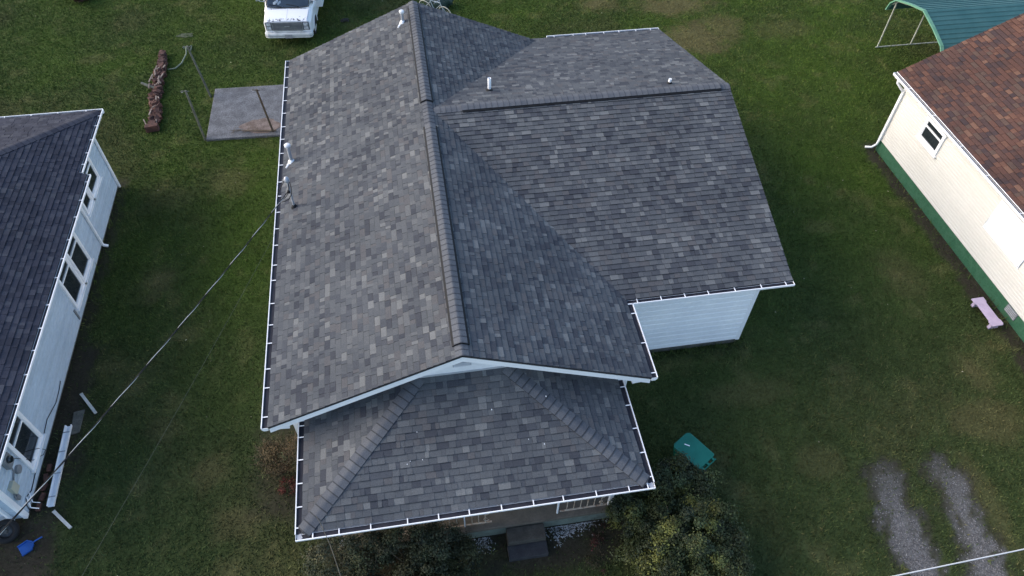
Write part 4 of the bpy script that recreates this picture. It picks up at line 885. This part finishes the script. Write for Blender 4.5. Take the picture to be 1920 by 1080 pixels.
g = G(); c_ = axis(1.0); g.obox(c_ + Vector((.02,-.06,.16)), (.23,.03,0), (-.01,.10,0), (0,0,.13)); g.build('end_block', RUST, pl_, bevel=.02)
for k in range(22):
    t = rr.uniform(.22, .97); c_ = axis(t) + Vector((rr.uniform(-.24,.18), 0, rr.uniform(.16,.3))); L_ = rr.uniform(.15,.45); a_ = rr.uniform(-.45,.45)
    g = G(); g.obox(c_, (math.sin(a_)*L_/2, math.cos(a_)*L_/2, rr.uniform(-.05,.05)), (.022,0,0), (0,0,.018)); g.build('splinter', PALE, pl_)
g = G(); g.tube([(-9.75,26.3,.2), (-10.0,26.42,.24), (-10.25,26.55,.3)], [.05,.055,.05], 7); g.build('stick', WPOST, pl_)
# bicycle and dark bundle behind the far gable
set_xf(Matrix.Translation((1.72, 30.55, 0)) @ Matrix.Rotation(R(-38), 4, 'Z') @ Matrix.Rotation(R(12), 4, 'X'))
bk = thing('bicycle', 'pale bicycle with cream tyres standing beyond the far gable', 'bicycle', (0,0,0))
PB = mat('pale_blue_frame', (.48,.54,.56), (.40,.45,.48), rough=.35, scale=5); CT = mat('cream_tyre', (.52,.48,.38), rough=.7)
for xx in (-.52, .52):
    g = G(); g.torus((xx,0,.33), (0,1,0), .31, .02, 26, 6); w_ = g.build('wheel', CT, bk, smooth=True)
    for k in range(10):
        a_ = math.pi*k/10; g = G(); g.tube([(xx-.3*math.cos(a_),0,.33-.3*math.sin(a_)), (xx+.3*math.cos(a_),0,.33+.3*math.sin(a_))], .003, 4); g.build('spoke', GALV, w_)
def bars(nm, segs, r=.016, m=PB):
    g = G()
    for a_, b_ in segs: g.tube([a_, b_], r, 6)
    return g.build(nm, m, bk)
bars('frame', [((-.52,0,.33),(-.05,0,.28)), ((-.05,0,.28),(-.18,0,.78)), ((-.18,0,.78),(.34,0,.80)), ((-.05,0,.28),(.36,0,.70)), ((-.52,0,.33),(-.16,0,.72)), ((.33,0,.86),(.38,0,.66))])
bars('fork', [((.38,0,.66),(.52,.05,.33)), ((.38,0,.66),(.52,-.05,.33))], .012)
bars('handlebar', [((.33,0,.92),(.26,.28,.98)), ((.33,0,.92),(.26,-.28,.98)), ((.33,0,.92),(.33,0,.84))], .012, GALV)
g = G(); g.prism([(-.32,-.03,.9), (-.3,-.09,.9), (-.22,-.09,.9), (-.02,-.02,.9), (-.02,.02,.9), (-.22,.09,.9), (-.3,.09,.9), (-.32,.03,.9)], (0,0,.05)); g.build('saddle', RUBBER, bk, bevel=.015)
bars('seat_post', [((-.18,0,.78),(-.19,0,.9))], .012, GALV); bars('crank', [((-.05,-.08,.28),(.08,-.08,.2)), ((-.05,.08,.28),(-.18,.08,.36)), ((-.05,-.08,.28),(-.05,.08,.28))], .012, GALV)
set_xf()
def lump(name, label, cat, c, rad, m, seed, sub=3, amp=.25):
    import bmesh
    bm = bmesh.new(); bmesh.ops.create_icosphere(bm, subdivisions=sub, radius=1); rr = random.Random(seed); ph = [rr.uniform(0,6) for _ in range(6)]
    for v_ in bm.verts:
        p_ = v_.co; k = 1 + amp*(math.sin(p_.x*3+ph[0])*math.sin(p_.y*3+ph[1]) + .5*math.sin(p_.x*7+ph[2]+p_.z*5) + .5*math.sin(p_.y*8+ph[3]))
        v_.co = Vector((c[0]+p_.x*rad[0]*k, c[1]+p_.y*rad[1]*k, max(c[2]+p_.z*rad[2]*k, .0)))
    me = bpy.data.meshes.new(name); bm.to_mesh(me); bm.free(); me.materials.append(m); me.polygons.foreach_set('use_smooth', [True]*len(me.polygons))
    return tag(link(name, me), label, cat)
lump('bundle', 'dark green tarpaulin bundle behind the bicycle beyond the far gable', 'tarpaulin', (1.95, 31.25, .3), (.55,.4,.45), mat('dark_green_tarp', (.018,.04,.034), (.03,.055,.05), rough=.5, scale=5), 3)
lump('clod', 'small black clod on the grass beside the van', 'clod', (-2.35, 30.6, .04), (.2,.12,.08), mat('black_soil', (.02,.02,.018), (.035,.033,.028), rough=.95, scale=20), 5)
# fallen white gutter, spare downspouts, splash block, tyre, dustpan by the left house
fg = thing('fallen_gutter', 'long white gutter length lying on the soil beside the left house', 'gutter', (-9.74, 10.1, 0))
g = G(); a_, b_ = Vector((-9.77,11.25,.06)), Vector((-9.71,9.0,.06)); D_ = (b_-a_).normalized(); S_ = Vector((D_.y,-D_.x,0)); pf = [(-.07,0),(.07,0),(.085,.09),(.06,.09),(.05,.012),(-.05,.012),(-.06,.09),(-.085,.09)]
va = [a_ + S_*p_[0] + Vector((0,0,p_[1])) for p_ in pf]; vb_ = [b_ + S_*p_[0] + Vector((0,0,p_[1])) for p_ in pf]; n_ = len(pf)
g.add(va+vb_, [(k, (k+1) % n_, n_+(k+1) % n_, n_+k) for k in range(n_)] + [tuple(range(n_-1,-1,-1)), tuple(range(n_, 2*n_))]); g.build('trough', TRIM, fg)
for f_ in (.1, .35, .62, .9):
    g = G(); c_ = a_.lerp(b_, f_) + Vector((0,0,.095)); g.obox(c_, D_*.015, S_*.08, (0,0,.004)); g.build('strap', GALV, fg)
for lab, a_, b_ in (('short white downspout piece lying on soil near the splash slab', (-9.68,12.24,.05), (-9.18,11.57,.05)), ('short white downspout piece lying on grass below the fallen gutter', (-9.63,8.87,.05), (-9.14,8.38,.05))):
    g = G(); g.bar(a_, b_, .075, .055); d_ = (Vector(b_)-Vector(a_)).normalized(); g.bar(Vector(a_)-d_*.001, Vector(a_)-d_*.012, .084, .064); tag(g.build('downspout_piece', mat('old_white_metal', (.55,.54,.5), (.42,.41,.38), rough=.5, scale=6), bevel=.006), lab, 'downspout')
g = G(); g.prism([(-9.78,11.7,.004), (-9.5,11.75,.004), (-9.5,11.05,.004), (-9.72,11.0,.004)], (0,0,.03)); tag(g.build('splash_slab', CONC2, bevel=.01), 'small grey splash slab on the soil beside the left house', 'splash slab')
rr = random.Random(9); bm_ = mat('old_red_brick', (.13,.06,.045), (.09,.045,.035), rough=.95, scale=9)
for k, lab in enumerate(('nearest', 'second nearest', 'third nearest', 'fourth nearest', 'farthest')):
    yy = 9.05 + k*.26; g = G(); a_ = rr.uniform(-.3,.3); g.obox((-10.02+rr.uniform(-.02,.02), yy, .045), (.05*math.cos(a_),.05*math.sin(a_),0), (-.1*math.sin(a_),.1*math.cos(a_),0), (0,0,.035))
    tag(g.build('brick', bm_, bevel=.006), 'old red brick between left house wall and fallen gutter, %s of five' % lab, 'brick', 'bricks along the left house wall')
ty = thing('tyre', 'black tyre leaning at the front corner of the left house', 'tyre', (-10.5, 8.4, 0))
ax_ = Vector((.35,-.45,.82)); c_ = Vector((-10.55, 8.45, .2))
g = G(); g.torus(c_, ax_, .21, .075, 26, 8); g.build('tread', RUBBER, ty, smooth=True)
g = G(); g.lathe(c_, [(.14,-.04),(.14,-.02),(.06,-.01),(.04,.03),(.01,.03)], 16, ax=ax_); g.build('hub', mat('dark_hub', (.03,.03,.032), (.08,.078,.075), rough=.6, scale=12), ty)
set_xf(Matrix.Translation((-10.06, 8.06, 0)) @ Matrix.Rotation(R(-55), 4, 'Z'))
dp = thing('dustpan', 'bright blue plastic dustpan lying on the soil near the tyre', 'dustpan', (0,0,0))
BLU = mat('blue_plastic', (.015,.075,.28), (.02,.09,.33), rough=.4, scale=4)
g = G(); g.prism([(-.13,-.16,.02), (.13,-.16,.02), (.14,.06,.02), (.05,.14,.02), (-.05,.14,.02), (-.14,.06,.02)], (0,0,.012)); pn = g.build('pan', BLU, dp)
g = G(); g.box(-.15,-.16,.02,-.135,.08,.07); g.box(.135,-.16,.02,.15,.08,.07); g.prism([(-.15,.06,.025), (-.05,.15,.025), (.05,.15,.025), (.15,.06,.025), (.14,.05,.025), (.045,.135,.025), (-.045,.135,.025), (-.14,.05,.025)], (0,0,.05)); g.build('rim', BLU, pn)
g = G(); g.tube([(0,.14,.05), (0,.22,.06), (.01,.36,.05)], [.02,.016,.02], 8); g.build('handle', BLU, dp)
set_xf()

# ------------------------------------------------------------------ overhead wires
def catenary(a_, b_, sag, n=60): a_, b_ = Vector(a_), Vector(b_); return [a_.lerp(b_, k/n) - Vector((0,0,sag*4*(k/n)*(1-k/n))) for k in range(n+1)]
ALU = mat('bare_aluminium_wire', (.62,.61,.57), rough=.4, metallic=.2)
MT = mb + Vector((-.06,-.06,.6))
sd_ = thing('service_cable', 'twisted black and bare service cable from the roof mast to lower left', 'cable', (-5.5, 10, 4.5))
base = catenary(MT, (-7.42, 3.4, 7.1), .18, 150); D_ = (base[-1]-base[0]).normalized(); A_ = D_.orthogonal().normalized(); B_ = D_.cross(A_); LL = (base[-1]-base[0]).length
for k, (m_, r_) in enumerate(((ALU, .005), (RUBBER, .0075), (RUBBER, .0075))):
    pts = [p_ + .009*(A_*math.cos(6.283*(i/150*LL/1.15 + k/3)) + B_*math.sin(6.283*(i/150*LL/1.15 + k/3))) for i, p_ in enumerate(base)]
    g = G(); g.tube(pts, r_, 6); g.build('strand', m_, sd_, smooth=True)
g = G(); g.tube(catenary(mb + Vector((-.03,-.03,.2)), (-6.1, 3.6, 6.0), .1), .003, 5); tag(g.build('telephone_wire', mat('grey_wire', (.07,.08,.06), rough=.6), smooth=True), 'thin grey wire running beside the service cable to lower left', 'wire')
g = G(); g.tube(catenary((5.5, 3.22, 4.0), (14.0, 3.5, 4.0), .02), .012, 7); tag(g.build('overhead_cable', mat('pale_cable', (.55,.55,.55), rough=.5), smooth=True), 'pale overhead cable crossing the lower right corner above the wheel tracks', 'cable')

# ------------------------------------------------------------------ gravel and pebbles
rg = np.random.RandomState(8)
def stones(name, xs, ys, size, cols, m, z=0.0):
    n = len(xs); s_ = size*(.5+rg.rand(n)); base = np.array([(1,0,0),(-.5,.87,0),(-.5,-.87,0),(0,0,.9)])
    fc = [(0,1,3),(1,2,3),(2,0,3)]; an = rg.rand(n)*6.28; P = []
    V_ = base[None]*s_[:,None,None]*(.75+.5*rg.rand(n,4,3)); ca, sa = np.cos(an)[:,None], np.sin(an)[:,None]
    W = np.stack([V_[:,:,0]*ca - V_[:,:,1]*sa + xs[:,None], V_[:,:,0]*sa + V_[:,:,1]*ca + ys[:,None], V_[:,:,2] + z], -1)
    T = W[:, np.array(fc)].reshape(-1, 3); return link(name, tri_mesh(name, T, np.repeat(cols, 3, 0), m))
STONE = mat('stone_chips', (.85,.85,.85), (1.15,1.15,1.15), rough=.9, scale=12, attr='tint')
n = 60000; sx_ = rg.uniform(9, 13.6, n); sy_ = rg.uniform(2.2, 7.3, n); mk_ = masks(sx_, sy_)[0]; kp = rg.rand(n) < mk_**2; sx_, sy_ = sx_[kp], sy_[kp]
sc = np.array((.15,.147,.148))*(.5+1.2*rg.rand(len(sx_),1)**2)
tag(stones('gravel', sx_, sy_, .014, sc, STONE), 'grey gravel in the two wheel tracks on the front lawn', 'gravel', kind='stuff')
for lab, pts in (('white pebbles scattered on the soil left of the porch steps', [(.62,6.5,.22,.16,170)]), ('white pebbles scattered on the soil right of the porch steps', [(2.62,6.55,.42,.15,330), (3.05,6.63,.45,.1,160), (2.4,6.3,.12,.1,30)])):
    xs = np.concatenate([rg.normal(a_, c_*.6, n_) for a_, b_, c_, d_, n_ in pts]); ys = np.minimum(np.concatenate([rg.normal(b_, d_*.7, n_) for a_, b_, c_, d_, n_ in pts]), 6.64)
    tag(stones('pebbles', xs, ys, .02, np.array((.42,.42,.42))*(.4+.8*rg.rand(len(xs),1)), STONE, .004), lab, 'pebbles', kind='stuff')
# pale fallen leaves and petals dotted on the lawn
n = 420; lx, ly = rg.uniform(-16, 27, n), rg.uniform(3, 34, n); ok = np.ones(n, bool)
for rc in [(-3.9,5.8,9.3,23), (-20,8,-9.6,21.2), (16.5,5,26,19.6), (-7.6,22.7,-4,26.2)]: ok &= ~inside(lx, ly, *rc)
lx, ly = lx[ok], ly[ok]; n = len(lx); a_ = rg.rand(n)*6.28; s_ = .012 + .022*rg.rand(n)**2
P = np.stack([np.stack([lx+s_*np.cos(a_+k*1.57)*(1 if k % 2 == 0 else .55), ly+s_*np.sin(a_+k*1.57)*(1 if k % 2 == 0 else .55), np.full(n, .055) + .01*(k % 2)], -1) for k in range(4)], 1)
tag(link('fallen_leaves', tri_mesh('fallen_leaves', P.reshape(-1,3), np.array((.34,.31,.22))*(.4+.9*rg.rand(n,1)), STONE, 4)), 'small pale leaves dotted over the lawn', 'leaves', kind='stuff')

# ------------------------------------------------------------------ shrubs
def shrub(name, label, loc, blobs, leaf, pals, nclu, per, crad, seed, stems=7, stem_h=1.0, stem_r=.02, group=None, up=.5, bark=BARK, squash=.8):
    """blobs: (cx,cy,cz,rx,ry,rz); leaf clumps sit on and in the blobs, leaves are small folded faces"""
    t = thing(name, label, 'shrub', loc, group); r_ = np.random.RandomState(seed); Ps = []; Cs = []
    vol = np.array([b[3]*b[4]*b[5] for b in blobs])**.67; vol /= vol.sum()
    for k in range(nclu):
        b = blobs[r_.choice(len(blobs), p=vol)]; d = r_.normal(size=3); d /= np.linalg.norm(d); d[2] = d[2]*.8 + .1; rad = r_.uniform(.45, 1.0)**.5
        c = np.array(b[:3]) + d*np.array(b[3:])*rad
        if c[2] < .08: continue
        pal = np.array(pals[r_.choice(len(pals))])*r_.uniform(.55, 1.4); n = int(per*r_.uniform(.6, 1.4)); cr = crad*r_.uniform(.7, 1.3)
        q = r_.normal(size=(n, 3))*cr*.43; q[:,2] *= squash
        pc = c + q; nrm = q/cr + d*.5 + np.array((0,0,up)) + r_.normal(size=(n,3))*.55; nrm /= np.linalg.norm(nrm, axis=1)[:,None]
        ax = np.cross(nrm, r_.normal(size=(n,3))); ax /= np.linalg.norm(ax, axis=1)[:,None]; bx = np.cross(nrm, ax)
        L_ = leaf*(.6+.8*r_.rand(n,1)); W_ = L_*.5
        P = np.stack([pc-ax*L_, pc-bx*W_+nrm*L_*.2, pc+ax*L_, pc+bx*W_+nrm*L_*.2], 1)
        P[:,:,2] = np.maximum(P[:,:,2], .02); Ps.append(P.reshape(-1,3)); Cs.append(pal*(.6+.8*r_.rand(n,1)))
    fo = link('foliage', tri_mesh('foliage', np.concatenate(Ps), np.concatenate(Cs), FOIL, 4), t)
    fo['kind'] = 'stuff'
    rr = random.Random(seed); x0, y0 = loc[0], loc[1]
    for k in range(stems):
        b = blobs[k % len(blobs)]; e_ = (b[0]+rr.uniform(-.7,.7)*b[3], b[1]+rr.uniform(-.7,.7)*b[4], b[2]+rr.uniform(-.1,.75)*b[5]*stem_h)
        g = G(); twig(g, (x0+rr.uniform(-.12,.12), y0+rr.uniform(-.12,.12), -.02), e_, stem_r, rr, 7, .05); g.build('stem', bark, t, smooth=True)
    return t
OL = [(.046,.058,.020), (.036,.050,.020), (.056,.066,.022), (.030,.042,.020), (.046,.058,.020), (.036,.050,.020), (.105,.112,.028)]
shrub('evergreen_shrub', 'large round olive green evergreen shrub in front of the wheeled bin', (5.15, 5.6, 0),
      [(5.35,5.75,1.0,1.0,.95,.95), (4.6,5.5,.8,.75,.8,.8), (5.0,6.7,.85,.6,.6,.75), (5.9,5.1,.7,.75,.8,.7), (4.75,4.7,.8,.9,.8,.75), (4.25,6.2,.55,.45,.5,.55), (5.4,7.05,.85,.42,.4,.65), (4.1,5.6,.5,.5,.6,.55), (5.6,7.25,.8,.32,.3,.55), (4.0,6.35,.8,.45,.4,.6), (5.4,7.3,.7,.3,.28,.5), (5.85,6.95,.8,.4,.35,.5)], .029, OL, 420, 230, .19, 1, stems=9)
DKO = [(.026,.034,.018), (.034,.040,.019), (.020,.028,.016), (.046,.050,.021)]
shrub('evergreen_shrub', 'dark evergreen shrub with bare twigs below the left end of the porch gutter', (-2.3, 5.3, 0),
      [(-2.75,6.2,1.25,.6,.42,.8), (-2.0,6.25,1.3,.6,.4,.8), (-2.3,5.5,.8,.8,.6,.8), (-3.1,5.0,.6,.6,.6,.6), (-1.9,4.8,.8,.8,.7,.7), (-2.6,4.4,.6,.7,.6,.6)], .023, DKO + [(.055,.052,.025)]*2, 300, 200, .2, 2, stems=14, stem_r=.014)
shrub('evergreen_shrub', 'low dark evergreen shrub against the porch left of the steps', (-.5, 5.4, 0),
      [(-1.2,6.25,1.3,.6,.4,.8), (-.45,6.25,1.25,.5,.4,.75), (-.8,5.6,.8,.8,.6,.8), (-.6,5.0,.7,.8,.7,.7), (.1,6.05,.55,.32,.4,.6), (-1.1,4.5,.6,.7,.6,.6)], .024, DKO, 300, 200, .2, 3, stems=12, stem_r=.014)
ts = thing('bare_sapling', 'tall bare sapling stem rising past the porch gutter near its left corner', 'sapling', (-2.35, 5.0, 0))
g = G(); g.tube([(-2.3,4.9,0), (-2.36,5.1,1.0), (-2.42,5.45,2.0), (-2.5,5.85,2.9), (-2.62,6.15,3.35), (-2.68,6.25,3.5)], [.014,.012,.010,.008,.006,.003], 6); g.build('stem', mat('pale_bark', (.17,.15,.11), (.12,.10,.08), rough=.9, scale=9), ts, smooth=True)
for a_, b_ in (((-2.4,5.4,1.9), (-2.75,5.4,2.3)), ((-2.37,5.2,1.4), (-2.0,5.3,1.9))):
    g = G(); twig(g, a_, b_, .008, random.Random(3), 5, .03); g.build('branch', MATS['pale_bark'], ts, smooth=True)
BRB = mat('brown_twig', (.16,.11,.065), (.10,.07,.045), rough=.9, scale=12)
bs_ = shrub('brown_shrub', 'sparse brown twiggy shrub at the front left corner of the house', (-4.15, 9.15, 0),
      [(-4.2,9.35,.35,.55,.6,.4), (-4.45,9.6,.25,.35,.4,.3)], .022, [(.10,.066,.03), (.075,.055,.025), (.06,.06,.025)], 60, 60, .2, 5, stems=0)
rr = random.Random(31)
for k in range(60):
    a_ = rr.uniform(0, 6.28); r_ = rr.uniform(.3, .75); g = G(); twig(g, (-4.1+rr.uniform(-.12,.12), 9.2+rr.uniform(-.15,.15), 0), (-4.15+r_*math.cos(a_), 9.3+r_*math.sin(a_), rr.uniform(.35,.9)), .008, rr, 5, .05); g.build('twig', BRB, bs_, smooth=True)
shrub('red_leaf_plant', 'low plant with dark red leaves below the brown twiggy shrub', (-4.0, 8.62, 0), [(-4.0,8.62,.15,.26,.22,.16)], .022, [(.10,.022,.016), (.075,.022,.015)], 14, 60, .1, 6, stems=4, stem_r=.006)
shrub('red_leaf_plant', 'straggly plant with dark red leaves between pebbles and large shrub', (3.35, 6.2, 0), [(3.4,6.3,.15,.22,.3,.18), (3.2,5.7,.12,.25,.4,.14)], .020, [(.065,.018,.016), (.05,.02,.015), (.04,.035,.018)], 16, 50, .12, 7, stems=4, stem_r=.006)
shrub('dark_red_shrub', 'dark red shrub cut off by the top edge at the upper left', (-14.1, 33.9, 0), [(-14.1,33.95,.4,.55,.5,.5)], .035, [(.045,.014,.012), (.03,.012,.012)], 50, 90, .16, 8, stems=5)
shrub('ground_cover', 'patch of low dead stems and moss in front of the steps', (1.6, 5.2, 0), [(1.5,5.2,.04,.7,.5,.05), (2.7,5.5,.04,.5,.5,.05)], .018, [(.05,.038,.028), (.03,.035,.018), (.08,.07,.05)], 40, 40, .14, 9, stems=0)
